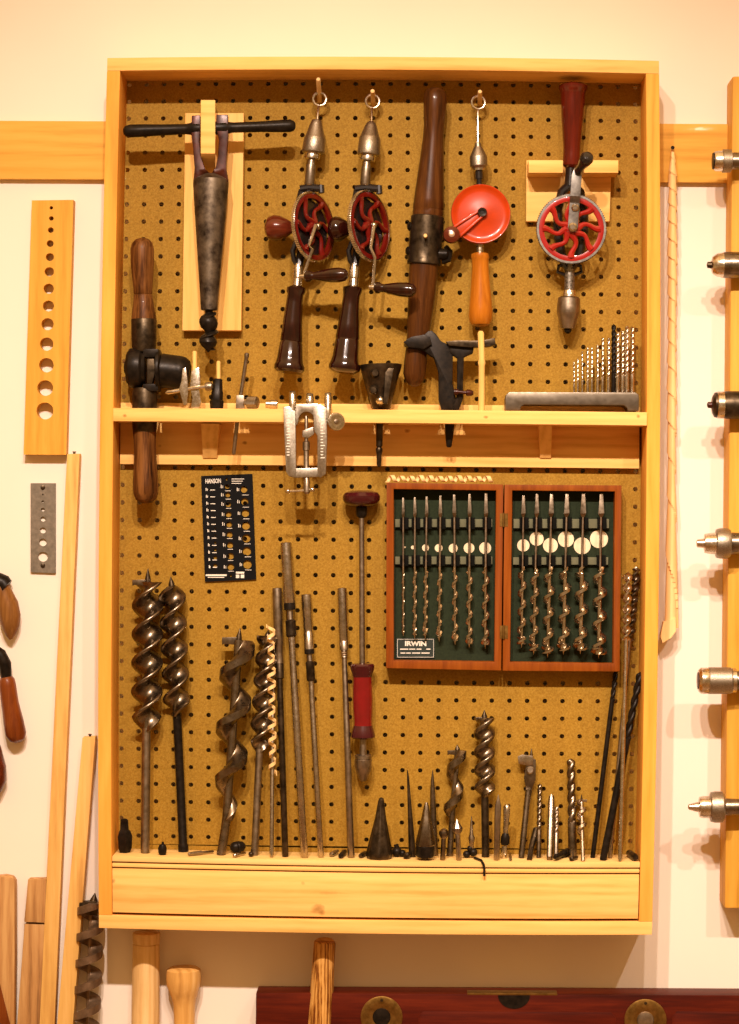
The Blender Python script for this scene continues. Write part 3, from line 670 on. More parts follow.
lpart(dr, 'handle', [(573.3, 83.2, 8), (573.3, 84, 12.6), (573.3, 86, 14.6), (573.2, 89, 14.4), (573.1, 91.5, 12.9), (573, 95, 12.3), (572.9, 100, 12.2), (572.7, 115, 11.6), (572.3, 130, 10.2), (572, 145, 9), (571.8, 155, 8.8), (571.6, 161, 9.2), (571.4, 165.5, 8.8), (571.3, 168, 6), (571.3, 168.6, 3)], M['redwood'], D, 28)
fr = MB().lat([(571, 166, 5), (570.6, 174, 5.2), (570.2, 186, 6)], D, 16)
fr.tube([W(571, 184, D), W(562, 192, D), W(558, 210, D), W(557.5, 232, D), W(562, 258, D), W(569.6, 270, D)], 4.8 * S(), 10)
fr.tube([W(571, 184, D), W(580, 192, D), W(584, 210, D), W(584, 232, D), W(578, 258, D), W(569.6, 270, D)], 4.8 * S(), 10)
fr.tube([W(560, 194, D), W(570, 187, D), W(582, 193, D)], 4 * S(), 10)
for sx in (-1, 1):
    fr.tube([W(569.6 + sx * 3, 264, D), W(569.6 + sx * 11, 266, D), W(569.6 + sx * 12, 272, D), W(569.6 + sx * 4, 275, D)], 2.0 * S(), 8)
dr.part('frame', fr, M['black'])
n = V((0.02, -1, 0.0)); c = W(571.3, 229, 2.25)
wheel(dr, c, n, V((0, 0, 1)), 35.4 * S(2.2), M['greyarm'], M['wheelred'], 8, .085, .12, .30, 96, .10)
lpart(dr, 'spindle', [(569.8, 262, 5.2), (569.4, 291, 5)], metal('mottled_shaft', (0.03, 0.026, 0.022), (0.42, 0.38, 0.32), 0.4, 420, 0.9), D)
lpart(dr, 'chuck_collar', [(569.4, 290.4, 6.4), (569.3, 293, 7.2), (569.2, 297, 7.4), (569.1, 298, 6)], M['nickel'], D)
lpart(dr, 'chuck', [(569.1, 297, 9.4), (569, 298.4, 11.2), (568.7, 306, 11.6), (568.4, 313, 11.6), (568.4, 313.6, 11.4), (567.9, 328.6, 7), (567.9, 329.2, 4.6)], M['rodsteel'], D)
lpart(dr, 'chuck_jaw', [(567.8, 328.5, 4.2), (567.8, 332, 3.4), (567.8, 333.6, 1.4)], M['blackiron'], D)
ca = MB(); p0 = W(572.8, 227.4, 2.6); p1 = W(576.6, 173, 2.75); dv = (p1 - p0); dv.y = 0; LL = dv.length; dv.normalize(); pv = V((-dv.z, 0, dv.x)); w_ = 5 * S(2.6)
rows = []
for t, y in ((-.08, 2.6), (.0, 2.6), (.45, 2.6), (.56, 2.9), (.95, 2.9), (1.08, 2.9)):
    rows.append((p0 + dv * LL * t, -y * IN, w_ * (.55 if t in (-.08, 1.08) else 1)))
vs = []; fs = []
for c_, y, ww in rows:
    for sg in (-1, 1):
        for yy in (0, -.1 * IN): vs.append(V((c_.x, y + yy, c_.z)) + pv * ww * sg)
for i in range(len(rows) - 1):
    o = i * 4
    for a, b in ((0, 1), (1, 3), (3, 2), (2, 0)): fs.append((o + a, o + b, o + 4 + b, o + 4 + a))
fs += [(0, 2, 3, 1), (len(vs) - 4, len(vs) - 3, len(vs) - 1, len(vs) - 2)]
ca.add(vs, fs)
cao = dr.part('crank_arm', ca, M['greyarm'], 0.0003)
for x, y, r in ((572.8, 227, 4.4), (575.2, 207.6, 3.8)):
    dr.part('screw', MB().lathe([(W(x, y, 2.55), r * S(2.6)), (W(x, y, 2.78), r * S(2.6)), (W(x, y, 2.86), r * .6 * S(2.6))], 16), M['steel'], parent=cao)
a, b = W(577.6, 171.6, 2.95), W(588.8, 155.6, 4.3)
dr.part('crank_handle', MB().lathe([(a.lerp(b, u_), r * S(3.5)) for u_, r in ((0, 3.4), (.06, 4.6), (.2, 4.2), (.4, 4.6), (.65, 6.4), (.85, 7), (.97, 5.2), (1.02, 2))], 20), M['black'])
# ================================================================= ON AND THROUGH THE SHELF
D = 1.75
rh = Thing('ratchet_handle', 'oak-gripped iron ratchet handle standing through the left end of the shelf', 'handle', W(145.8, 503, D))
lpart(rh, 'grip', [(142.3, 238.2, 3), (142.3, 239.5, 7), (142.2, 243, 10.2), (142.2, 249, 11.8), (142.4, 262, 11.8), (142.6, 275, 10.8), (142.9, 288, 9.6), (143, 293.5, 9.3), (143, 294.6, 8.6), (143.1, 295.8, 9.4), (143.5, 306, 10.6), (143.8, 316, 12.2), (143.9, 319.5, 12.4)], M['oak'], D, 28)
lpart(rh, 'grip', [(144.6, 432, 11.8), (144.8, 440, 11.2), (145.2, 455, 11.2), (145.5, 470, 12), (145.8, 484, 12.8), (145.9, 493, 12.6), (145.9, 499, 10.4), (145.9, 502.4, 6), (145.9, 503.4, 2)], M['oak'], D, 28)
soc = MB().lat([(143.9, 318.5, 12), (143.9, 320, 12.8), (144, 335, 12.6), (144, 346, 12.4), (144.2, 352, 11)], D, 28)
rh.part('socket', soc, M['iron'])
soc2 = MB().lat([(144.6, 388, 11), (144.7, 393, 12.6), (144.7, 410, 12.6), (144.6, 426, 12.4), (144.6, 434, 11.6), (144.6, 435, 9)], D, 28)
rh.part('socket', soc2, M['iron'])
head = MB().lathe([(W(126, 368, D), 8 * S()), (W(127, 368, D), 15 * S()), (W(130, 368, D), 19.5 * S()), (W(135, 368, D), 20.5 * S()), (W(141, 368, D), 20 * S()), (W(143, 368, D), 17 * S()), (W(146, 368, D), 16 * S())], 30)
head.lathe([(W(156.5, 370, D), 16 * S()), (W(157, 370, D), 20.5 * S()), (W(160, 370, D), 20.5 * S()), (W(161.5, 370, D), 17.5 * S())], 30)
head.pbox(143, 349, 158, 357, D - .6, D + .62); head.pbox(143, 384, 158, 391, D - .6, D + .62)
head.lat([(126.8, 367.6, 7), (124.6, 367.6, 6), (124.4, 367.6, 2)], D, 16)
rh.part('ratchet_head', head, M['blackiron'], 0.0004)
rh.part('pawl', MB().prism([(147, 357), (154, 358), (155, 372), (152, 384), (147, 384)], D - .3, D + .45), M['iron'], 0.0005)
rh.part('drive_drum', MB().lathe([(W(161, 370.4, D), 17 * S()), (W(180, 372.6, D), 16.6 * S()), (W(184.5, 373, D), 15.6 * S()), (W(188.6, 373.5, D), 12.5 * S()), (W(190, 373.6, D), 9 * S()), (W(189.4, 373.6, D), 7.5 * S())], 28), M['blackiron'])
# small plated trimmer
D = 2.55
tr = Thing('bit_clamp', 'small nickel clamp with a wing nut and long screw, beside the ratchet handle', 'clamp', W(195, 408, D))
tr.part('body', MB().prism([(191.5, 371), (199, 367), (200.5, 383), (199, 390), (201, 402), (198.5, 409.6), (190.5, 409.6), (192.5, 398), (190, 388)], D - .22, D + .2), M['nickel'], 0.0006)
tr.part('screw_rod', MB().lat([(165.5, 392.6, 1), (168, 392.2, 2.4), (178, 390.6, 2), (190, 388.4, 1.8), (205, 386.6, 1.8), (212.5, 386.2, 1.6)], D + .28, 10), M['nickel'])
tr.part('wing_nut', MB().prism([(182.6, 368.4), (185.8, 367.6), (187.4, 380), (188, 392), (186.6, 404.6), (183.6, 405.4), (181, 396), (179, 389), (181.4, 381)], D + .22, D + .42), M['nickel'], 0.0005)
tr.part('thumb_nut', MB().lathe([(W(205, 386.8, D + .28), 3.4 * S()), (W(207.4, 386.6, D + .28), 4.4 * S()), (W(211.6, 386.2, D + .28), 4.2 * S()), (W(213, 386, D + .28), 2 * S())], 16), M['knurl'])
# black stepped socket over a dowel
sk = Thing('reamer_bit', 'short black fluted reamer standing on the shelf below the taper reamer', 'reamer', W(217, 409, 2.5))
lpart(sk, 'body', [(216.6, 409.8, 6), (216.7, 401, 6.6), (216.8, 400, 5.6), (217.2, 392, 5.4), (217.4, 391, 4.9), (217.8, 379.5, 4.3), (217.8, 378.6, 3)], M['blackiron'], 2.5, 20, flutes=6, fd=.08)
# depth gauge rod with a thumb screw
dg = Thing('depth_rod', 'thin steel depth rod with a knurled thumb screw, standing through the shelf slot', 'depth gauge', W(234, 454, 2.02))
lpart(dg, 'rod', [(247, 352.6, 1.2), (246.9, 353.6, 2.4), (246.6, 357, 2.4), (246.4, 358, 2.0), (238.6, 410, 2.0), (233.8, 453, 2.0), (233.7, 454.6, 1.2)], M['rodsteel'], 2.02, 14)
dg.part('slide_block', MB().prism([(236.4, 395.4), (243.8, 395.4), (244.6, 408.6), (235.6, 408.6)], 1.85, 2.19), M['rodsteel'], 0.0005)
dg.part('thumb_screw', MB().lathe([(W(244, 402.6, 2.25), 2.2 * S()), (W(247, 402.6, 2.3), 2.4 * S()), (W(248, 402.6, 2.3), 6 * S()), (W(257, 402.8, 2.5), 6 * S()), (W(258, 402.8, 2.5), 4.4 * S())], 20, flutes=10, fd=.05), M['knurl'])
nu = MB().lathe([(W(265.6, 404.2, 2.5), 3 * S()), (W(266, 404.2, 2.5), 3.8 * S()), (W(271, 404.4, 2.5), 4.2 * S()), (W(271.4, 404.4, 2.5), 4.8 * S()), (W(277, 404.6, 2.5), 4.8 * S()), (W(277.8, 404.6, 2.5), 3.6 * S())], 18)
single('knurled_nut', 'small knurled nickel nut lying on the shelf beside the depth rod', 'nut', nu, M['nickel'], W(271, 408, 2.5))
# doweling jig hooked over the shelf front
dj = Thing('doweling_jig', 'cast alloy doweling jig clamped over the front edge of the shelf', 'jig', W(305, 492, 3.3))
D0, D1 = 3.198, 3.8
dj.part('side_plate', MB().prism([(283.2, 407), (290, 406.4), (291.6, 410), (295.4, 411), (296, 470), (295.6, 477.4), (289, 476.4), (286, 472)], D0, D1), M['cast'], 0.0008)
dj.part('side_plate', MB().prism([(313, 409), (320, 404), (326.6, 408), (327, 440), (325.6, 474), (320.4, 477.8), (317.4, 476), (317.4, 436), (314, 430)], D0, D1), M['cast'], 0.0008)
arch = [(296, 404.4), (318, 403.4), (320.6, 408), (320, 432), (314.4, 433)] + [(306.4 + 8 * math.cos(t), 420 - 8.4 * math.sin(t)) for t in [math.pi * i / 10 for i in range(0, 11)]] + [(296.5, 426), (295, 412)]
dj.part('bridge', MB().prism(arch, D0 + .05, D1 - .05), M['cast'], 0.0007)
dj.part('foot_bar', MB().prism([(294.4, 468.4), (319, 467.8), (320, 476.8), (293, 477.8)], D0, D1 - .05), M['cast'], 0.001)
rul = MB()
for i in range(17):
    w0 = 4.2 if i % 4 == 0 else 2.6
    rul.pbox(320.6, 408.5 + i * 3.05, 320.6 + w0, 409.4 + i * 3.05, D1 - .02, D1 + .015)
for i in range(16):
    w0 = 4.4 if i % 4 == 0 else 2.8
    rul.pbox(288.2 - w0 / 2, 411 + i * 2.9, 288.2 + w0 / 2, 412 + i * 2.9, D1 - .02, D1 + .015)
dj.part('scale_marks', rul, M['white'])
for x, y0, y1, r in ((292.6, 391, 412, 3.6), (309.8, 393, 404, 3.9), (328, 392.4, 421, 3.6)):
    lpart(dj, 'guide_post', [(x, y1, r), (x, y0 + 4, r), (x - .1, y0 + 3.4, r * .9), (x - .1, y0 + .8, r * .95), (x - .1, y0, r * .6)], M['nickel'], 3.55, 16)
lpart(dj, 'clamp_screw', [(306.2, 416, 1), (306.3, 419, 1.8), (306.3, 441, 1.9), (306.3, 442, 3.6), (306.2, 450, 3.7), (306.2, 450.6, 2.7), (306.6, 480, 2.8), (306.8, 481, 3.2), (306.8, 492, 3.4), (306.8, 494, 2)], M['rodsteel'], 3.55, 16)
dj.part('jaw', MB().prism([(302.6, 430.6), (313, 427), (314, 434), (308.4, 438), (302.4, 437)], 3.3, 3.75), M['cast'], 0.0006)
tb = MB().lat([(287.8, 491.2, 1.2), (299, 490.8, 1.2), (312.6, 489.8, 1.2)], 3.55, 10); tb.ball(W(288, 491.2, 3.55), 2.5 * S(), 12); tb.ball(W(312.6, 489.6, 3.55), 2.5 * S(), 12)
dj.part('tommy_bar', tb, M['nickel'])
ts = MB(); c = W(336.4, 421.6, 3.7); n = V((.45, -.9, 0)).normalized()
ts.lathe([(c - n * .0025, 8 * S()), (c - n * .0015, 9 * S()), (c + n * .001, 8.8 * S()), (c + n * .002, 6.5 * S()), (c + n * .0014, 4.4 * S()), (c + n * .0014, .5 * S())], 26, axis=n)
tso = dj.part('thumb_wheel', ts, M['nickel'])
dj.part('wheel_screw', MB().lathe([(c - n * .001, 2.4 * S()), (c + n * .0024, 2.6 * S()), (c + n * .003, 1.6 * S())], 12, axis=n), M['rodsteel'], parent=tso)
dj.part('screw_neck', MB().lathe([(W(325, 420.6, 3.6), 2.4 * S()), (W(334.5, 421.4, 3.65), 2.4 * S())], 12), M['rodsteel'])
# hollow auger
D = 1.6
ha = Thing('hollow_auger', 'dark funnel shaped hollow auger standing in the shelf slot, its shank hanging below', 'hollow auger', W(379, 466, D))
cone = MB(); D = 1.6
ring_o = [(381.5, 409.8, 8), (381.5, 408, 9), (381, 398, 12), (380.6, 384, 16), (380.8, 370, 20), (380.9, 366.6, 20.8), (380.9, 364.8, 21), (380.9, 364.4, 19.6), (380.9, 367, 18.4), (380.9, 374, 15.6), (381, 386, 9)]
cone.lat(ring_o, D, 30)
ha.part('cup', cone, M['iron'])
ha.part('cutter_blade', MB().prism([(385.4, 368), (393.8, 368.4), (390.6, 386), (387.4, 404), (383.6, 404)], 2.2, 2.62), M['iron'], 0.0005)
bl = MB()
for x, y in ((375.2, 373), (373.2, 390)):
    bl.lathe([(W(x, y, 2.2), 4.8 * S()), (W(x, y, 2.62), 4.6 * S()), (W(x, y, 2.75), 3 * S())], 16)
ha.part('bolt', bl, M['iron'])
hs = MB().ball(W(380.4, 400.6, 2.35), 4.6 * S(), 16); ha.part('set_screw', hs, M['nickel'])
lpart(ha, 'shank', [(381, 408, 7), (379.6, 424, 3.5), (379.3, 446, 3.2), (379.2, 447, 2.4), (379.2, 449, 3.5), (379.2, 452, 3.3), (379.1, 455, 2.6), (379, 465, 2.2), (379, 467, 1.2)], M['iron'], D, 14)
# spoke trimmer
D = 1.7
sp = Thing('spoke_trimmer', 'black cast iron spoke trimmer with a wide arm, before the long wooden handle', 'trimmer', W(449, 447, D))
sp.part('frame', MB().prism([(404, 343), (407, 339), (413, 336.4), (424, 335), (428, 331), (432, 330.6), (436, 334), (441, 341), (449, 345), (453, 352), (452.6, 384), (456, 398), (459, 409.8), (441.4, 409.8), (438.6, 400), (438.4, 372), (434, 358), (424, 351), (408, 348)], D - .35, D + .45), M['blackiron'], 0.0014)
sp.part('strut', MB().prism([(449, 345), (474, 347), (473, 353), (464, 357), (463, 384), (463.4, 398), (459, 409.8), (452, 409.8), (456.4, 396), (457.2, 384), (457.2, 358), (450, 353)], D - .2, D + .5), M['blackiron'], 0.0012)
sp.part('arm', MB().prism([(446, 341.4), (458, 340.2), (476, 340.6), (488, 339.4), (494.6, 337.8), (495.8, 344.6), (489, 346.4), (470, 347.4), (449, 345.6)], D - .1, D + .75), M['iron'], 0.0009)
sp.part('jaw', MB().prism([(403.4, 342), (412, 336.6), (424, 334.6), (430, 337), (432, 344), (424, 349), (408, 347)], D + .46, D + .66), M['blackiron'], 0.0008)
lpart(sp, 'adjusting_screw', [(454, 392, 3.2), (458, 392, 3.2), (458.2, 392, 1.8), (466, 392.6, 1.8), (466.4, 392.6, 3.4), (471, 393, 3.2), (473.4, 393.2, 2)], M['rust'], D + .72, 14)
lpart(sp, 'shank', [(450, 408, 7), (449.6, 424, 5), (449.2, 438, 3.8), (449, 446, 2.8), (449, 447.4, 1.6)], M['blackiron'], D, 14)
# drill index stand with thirteen twist drills
st = MB().prism([(505.4, 398), (506.4, 394.6), (509.4, 392), (635.6, 392.4), (638.4, 394.6), (639, 398), (639, 410.8), (628, 410.7), (627, 407.4), (624, 405.2), (524, 404.6), (521, 406.6), (520, 410.2), (505.4, 410)], .95, 2.7)
single('drill_stand', 'low grey metal drill stand with an arched front, right end of the shelf', 'stand', st, M['standsteel'], W(572, 410, 1.9), bev=0.0012)
twolobe = lambda p: .56 + .44 * abs(math.cos(p)) ** .9
def twist_drill(label, base, tip, R, flute, pitch, mat, group=None, cat='drill bit', name='twist_drill', rs=None):
    mb = MB(); ax = tip - base; r = R; rs = rs or R * .96
    p1 = base + ax * (1 - flute)
    mb.lathe([(base, rs * .9), (base.lerp(p1, .03), rs), (base.lerp(p1, .97), rs), (p1, R * .6)], 12, axis=ax)
    n_ = max(1.0, ax.length * flute / pitch)
    mb.twist(p1 - ax * .005, tip, twolobe, n_, lambda t: r * (1 if t < .97 else max(.12, 1 - (t - .97) / .03)), 18, 16)
    return single(name, label, cat, mb, mat, base, group)
SB = [(574, 361.5, .95), (577.7, 358, 1.05), (582.2, 350.6, 1.1), (587.6, 346.6, 1.4), (591.8, 347, 1.4), (597.6, 344.6, 1.6), (602.8, 337.4, 1.7), (608.8, 337.4, 1.8), (613.8, 324, 2.5), (617.8, 331.4, 2.1), (622.8, 330, 2.2), (627.2, 325.4, 2.3), (632.6, 326.4, 2.4)]
ordn = ['first', 'second', 'third', 'fourth', 'fifth', 'sixth', 'seventh', 'eighth', 'ninth', 'tenth', 'eleventh', 'twelfth', 'thirteenth']
for i, (x, y, r) in enumerate(SB):
    lab = {0: 'shortest and thinnest twist drill, at the left end of the row in the grey stand', 8: 'tallest twist drill in the grey stand, dark instead of bright steel', 12: 'thick bright twist drill at the right end of the row in the grey stand'}.get(i, ordn[i] + ' bright twist drill from the left in the grey metal stand')
    d_ = 1.85 if i % 2 else 1.75
    twist_drill(lab, W(x - .4 if i > 5 else x, 392.4, d_), W(x, y, d_ - .1), r * S(), .72, 9.5 * S() * (.7 + r * .2), M['blackiron'] if i == 8 else M['nickel'], 'twist drills in the grey metal stand')
# ================================================================= UNDER THE SHELF
gp = Thing('drill_gauge', 'black drill gauge plate with white printing, on the pegboard below the shelf', 'gauge', W(230, 581, .05))
TL, TR, BR, BL = (201, 476), (252.4, 473.8), (256.2, 579.4), (205, 581.8)
def bil(sx, t): return (TL[0] + (TR[0] - TL[0]) * sx + (BL[0] - TL[0]) * t, TL[1] + (TR[1] - TL[1]) * sx + (BL[1] - TL[1]) * t)
gm = MB()
E2 = lambda x, y: (100 + x / 4.106, 390 + y / 4.106)
s0 = .40; s1 = .72
gm.holed([TL, bil(s0, 0), bil(s0, 1), BL], .06, .14, [(*E2(473, y), r) for y, r in ((568, .9), (597, 1.0), (626, 1.2), (656, 1.5), (688, 1.9), (722, 2.2))])
gm.holed([bil(s0, 0), bil(s1, 0), bil(s1, 1), bil(s0, 1)], .06, .14, [(*E2(x, y), r) for x, y, r in ((520, 366, 1.3), (522, 396, 2.4), (525, 430, 2.5), (527, 470, 2.6), (528, 511, 2.8), (530, 552, 2.9), (532, 594, 3.0), (534, 637, 3.1), (536, 682, 3.3), (537, 726, 3.4), (537, 762, 1.3))])
gm.holed([bil(s1, 0), TR, BR, bil(s1, 1)], .06, .14, [(*E2(x, y), r) for x, y, r in ((591, 408, 3.4), (594, 458, 3.6), (597, 506, 3.8), (599, 557, 4.0), (601, 609, 4.1), (603, 662, 4.3), (605, 716, 4.4))])
gp.part('plate', gm, M['blackmatt'])
mk = text_mb('HANSON', 4.6 * S(.15), W(213.2, 481, .146), fit=15.5 * S(.15), rot=.04, bold=.02)
gp.part('maker_name', mk, M['white'])
dash = MB()
def mark(x0, y0, x1, y1): dash.pbox(*E2(x0, y0), *E2(x1, y1), .141, .146)
for i in range(12):
    y = 408 + i * 28.2
    if i >= 7: y = 408 + 7 * 28.2 + (i - 7) * 30
    mark(434 + i * 1.2, y - 6, 437 + i * 1.2, y + 6); mark(439.5 + i, y - 3, 442 + i, y + 6)
    mark(452 + i, y + 1, 472 + i * .8, y + 4)
for i, y in enumerate((396, 430, 468, 510, 550, 592, 636, 682, 726)):
    mark(496 + i * 1.6, y - 7, 499 + i * 1.6, y + 7); mark(503 + i * 1.6, y - 4, 505 + i * 1.6, y + 7); mark(514 + i * 1.6, y + 17, 536 + i * 1.6, y + 19)
for i, y in enumerate((408, 458, 506, 557, 609, 662, 716)):
    mark(562 + i * 2, y - 7, 565 + i * 2, y + 7); mark(568.6 + i * 2, y - 4, 571 + i * 2, y + 7); mark(584 + i * 2, y + 22, 610 + i * 2, y + 24)
for k in range(3): mark(540, 364 + k * 9, 592 - k * 6, 366.5 + k * 9)
mark(434, 757, 520, 764); mark(442, 768, 510, 771)
mark(558, 746, 592, 754); mark(558, 758, 572, 772); mark(578, 758, 592, 772)
gp.part('printed_scale', dash, M['white'])
# spiral push drill
pd = Thing('push_drill', 'push drill with a maroon knob and clear red handle, left of the bit case', 'push drill', W(363, 781, .9))
D = .95
pd.part('knob', MB().lat([(361.4, 490.2, 4), (361.4, 490.8, 11), (361.4, 492.6, 16.6), (361.4, 496, 18.8), (361.4, 500, 18.6), (361.5, 503.6, 16.4), (361.5, 506, 12), (361.5, 506.8, 5)], D, 32), M['darkplastic'])
lpart(pd, 'collar', [(361.5, 506, 4.6), (361.6, 507.4, 5.8), (361.6, 514, 5.4), (361.6, 516.6, 4.6), (361.6, 518, 3)], M['blackiron'], D, 18)
rod = MB().lat([(361.6, 516, 2.7), (362.2, 664, 2.8)], D, 14)
pd.part('spiral_rod', rod, M['rodsteel'])
lpart(pd, 'end_cap', [(362.3, 662.8, 5), (362.3, 663.8, 11.2), (362.3, 665.6, 12.4), (362.4, 669, 12), (362.4, 674, 10.3), (362.4, 676.6, 9.8)], M['darkplastic'], D, 26)
lpart(pd, 'handle', [(362.4, 675.6, 9.6), (362.5, 679, 9.4), (362.6, 690, 10), (362.8, 702, 10.2), (362.9, 714, 9.6), (363, 721, 9.1), (363, 726.4, 9.5)], M['translucent_red'], D, 26)
lpart(pd, 'end_cap', [(363, 725.4, 9.6), (363, 729, 10.6), (363, 734, 12), (363, 737, 12.2), (363, 738.6, 10), (363, 739, 4)], M['darkplastic'], D, 26)
lpart(pd, 'spindle', [(363, 738, 3.6), (363, 755.6, 3.7)], M['rodsteel'], D, 14)
lpart(pd, 'chuck', [(363.1, 754.6, 7.4), (363.1, 755.6, 8.6), (363.1, 758.4, 8.6), (363.1, 759, 8), (363.1, 759.8, 8.8), (363.1, 767, 8.6), (363.2, 772, 7), (363.2, 779, 4.4), (363.2, 781, 3), (363.2, 781.6, 1.4)], M['rodsteel'], D, 24)
# ---- the two-leaf bit case
bc = Thing('bit_case', 'open two-leaf mahogany case lined in dark green, holding auger bits', 'case', W(504, 672, 0))
def tray(o, i, label):
    """o, i: outer / inner corner px TL TR BR BL"""
    fr = MB(); f = [W(x, y, 1.25) for x, y in o]; g = [W(x, y, 1.22) for x, y in i]
    bk = lambda p, d: V((p.x, -d * IN, p.z))
    n = 4
    vs = f + g + [bk(p, .02) for p in f] + [bk(p, .3) for p in g]
    fs = []
    for k in range(4):
        m_ = (k + 1) % 4
        fs += [(k, m_, 4 + m_, 4 + k), (4 + k, 4 + m_, 12 + m_, 12 + k), (m_, k, 8 + k, 8 + m_)]
    fs += [(8, 9, 10, 11), (15, 14, 13, 12)]
    fr.add(vs, fs)
    t = bc.part('tray', fr, M['mahogany'], 0.0008, label=label)
    xs = [p[0] for p in i]; ys = [p[1] for p in i]
    li = MB().prism([(i[0][0] + .6, i[0][1] + .6), (i[1][0] - .6, i[1][1] + .6), (i[2][0] - .6, i[2][1] - .6), (i[3][0] + .6, i[3][1] - .6)], .305, .34)
    bc.part('lining', li, M['felt'], parent=t)
    return t
Z3 = lambda x, y: (380 + x / 4.877, 465 + y / 4.877)
Z4 = lambda x, y: (495 + x / 4.876, 465 + y / 4.876)
t1 = tray([(386.6, 482.6), (503.4, 484.4), (501.2, 670.6), (386, 668.2)], [(393.6, 489), (496.2, 490.4), (494.4, 662), (393.6, 660.6)], 'left tray with a small printed card')
t2 = tray([(504.6, 484.6), (621.6, 485.4), (619.8, 671.6), (502.6, 670.8)], [(512.2, 490.4), (615, 491.4), (613.4, 663.6), (509.8, 662.2)], 'right tray holding the larger bits')
lb = [(113, 113, 160, 835, 7), (170, 169, 158, 848, 11), (228, 220, 155, 850, 13), (295, 288, 150, 862, 14), (362, 366, 145, 878, 16), (437, 435, 142, 892, 18), (517, 513, 136, 896, 20)]
rb = [(139, 129, 150, 893, 22), (205, 188, 142, 925, 24), (276, 256, 143, 938, 30), (351, 333, 140, 925, 32), (431, 416, 140, 922, 36), (519, 505, 140, 943, 36)]
rl = MB(); rl.pbox(*Z3(74, 264), *Z3(548, 303), .35, .62); bc.part('clip_rail', rl, M['rail'], 0.0004, parent=t1)
rl = MB(); rl.pbox(*Z3(74, 447), *Z3(548, 484), .35, .62); bc.part('clip_rail', rl, M['rail'], 0.0004, parent=t1)
rl = MB(); rl.pbox(*Z4(90, 263), *Z4(556, 308), .35, .62); bc.part('clip_rail', rl, M['rail'], 0.0004, parent=t2)
rl = MB(); rl.pbox(*Z4(88, 450), *Z4(552, 486), .35, .62); bc.part('clip_rail', rl, M['rail'], 0.0004, parent=t2)
discs1 = [(122, 401, 4), (160, 402, 9), (222, 404, 17), (286, 405, 19), (357, 406, 22), (434, 405, 26), (513, 405, 29)]
discs2 = [(138, 392, 30), (203, 360, 34), (270, 392, 36), (346, 362, 39), (425, 394, 41), (507, 361, 44)]
for (tr_, Z_, bits, discs, zz) in ((t1, Z3, lb, discs1, 4.877), (t2, Z4, rb, discs2, 4.876)):
    for k, (x, y, r) in enumerate(discs):
        c = W(*Z_(x, y), .345)
        bc.part('size_disc', MB().lathe([(c, r / zz * S(.3)), (c + V((0, -.0004, 0)), r / zz * S(.3))], 24, axis=V((0, -1, 0))), M['paper'], parent=tr_)
    for k, (xa, xb, y0, y1, R) in enumerate(bits):
        for yy0, yy1 in ((256, 312), (440, 492)):
            f_ = (yy0 - y0) / (y1 - y0); x = xa + (xb - xa) * f_
            w1 = 16 if Z_ is Z3 else 17
            cl = MB()
            # a spring clip: two jaws either side of the shank
            cl.pbox(*Z_(x - w1, yy0), *Z_(x - 9, yy1), .35, .86); cl.pbox(*Z_(x + 9, yy0), *Z_(x + w1 + 10, yy1), .35, .86); cl.pbox(*Z_(x - w1, yy0), *Z_(x + w1 + 10, yy1), .35, .635)
            bc.part('clip', cl, M['clip'], 0.0003, parent=tr_)
def flange(core, w, n=1, soft=.3):
    a = math.pi * w / n
    def fn(p):
        per = 2 * math.pi / n
        q = (p + per / 2) % per - per / 2
        q = abs(q)
        if q < a: return 1.0
        if q < a + soft: return core + (1 - core) * (1 - (q - a) / soft)
        return core
    return fn
sizes_l = ['thinnest auger bit, at the left end of the left tray of the open case', 'second auger bit from the left in the left tray, straight slim spiral', 'third auger bit from the left in the left tray of the open case', 'middle auger bit of the seven in the left tray of the open case', 'fifth auger bit from the left in the left tray of the open case', 'sixth auger bit from the left, second thickest in the left tray', 'thickest auger bit of the left tray, beside the hinges']
sizes_r = ['thinnest auger bit of the right tray, beside the hinges', 'second auger bit from the left in the right tray, under a raised paper disc', 'third auger bit from the left in the right tray of the open case', 'fourth auger bit from the left in the right tray of the open case', 'fifth auger bit from the left in the right tray of the open case', 'auger bit at the right end of the right tray, over the largest paper disc']
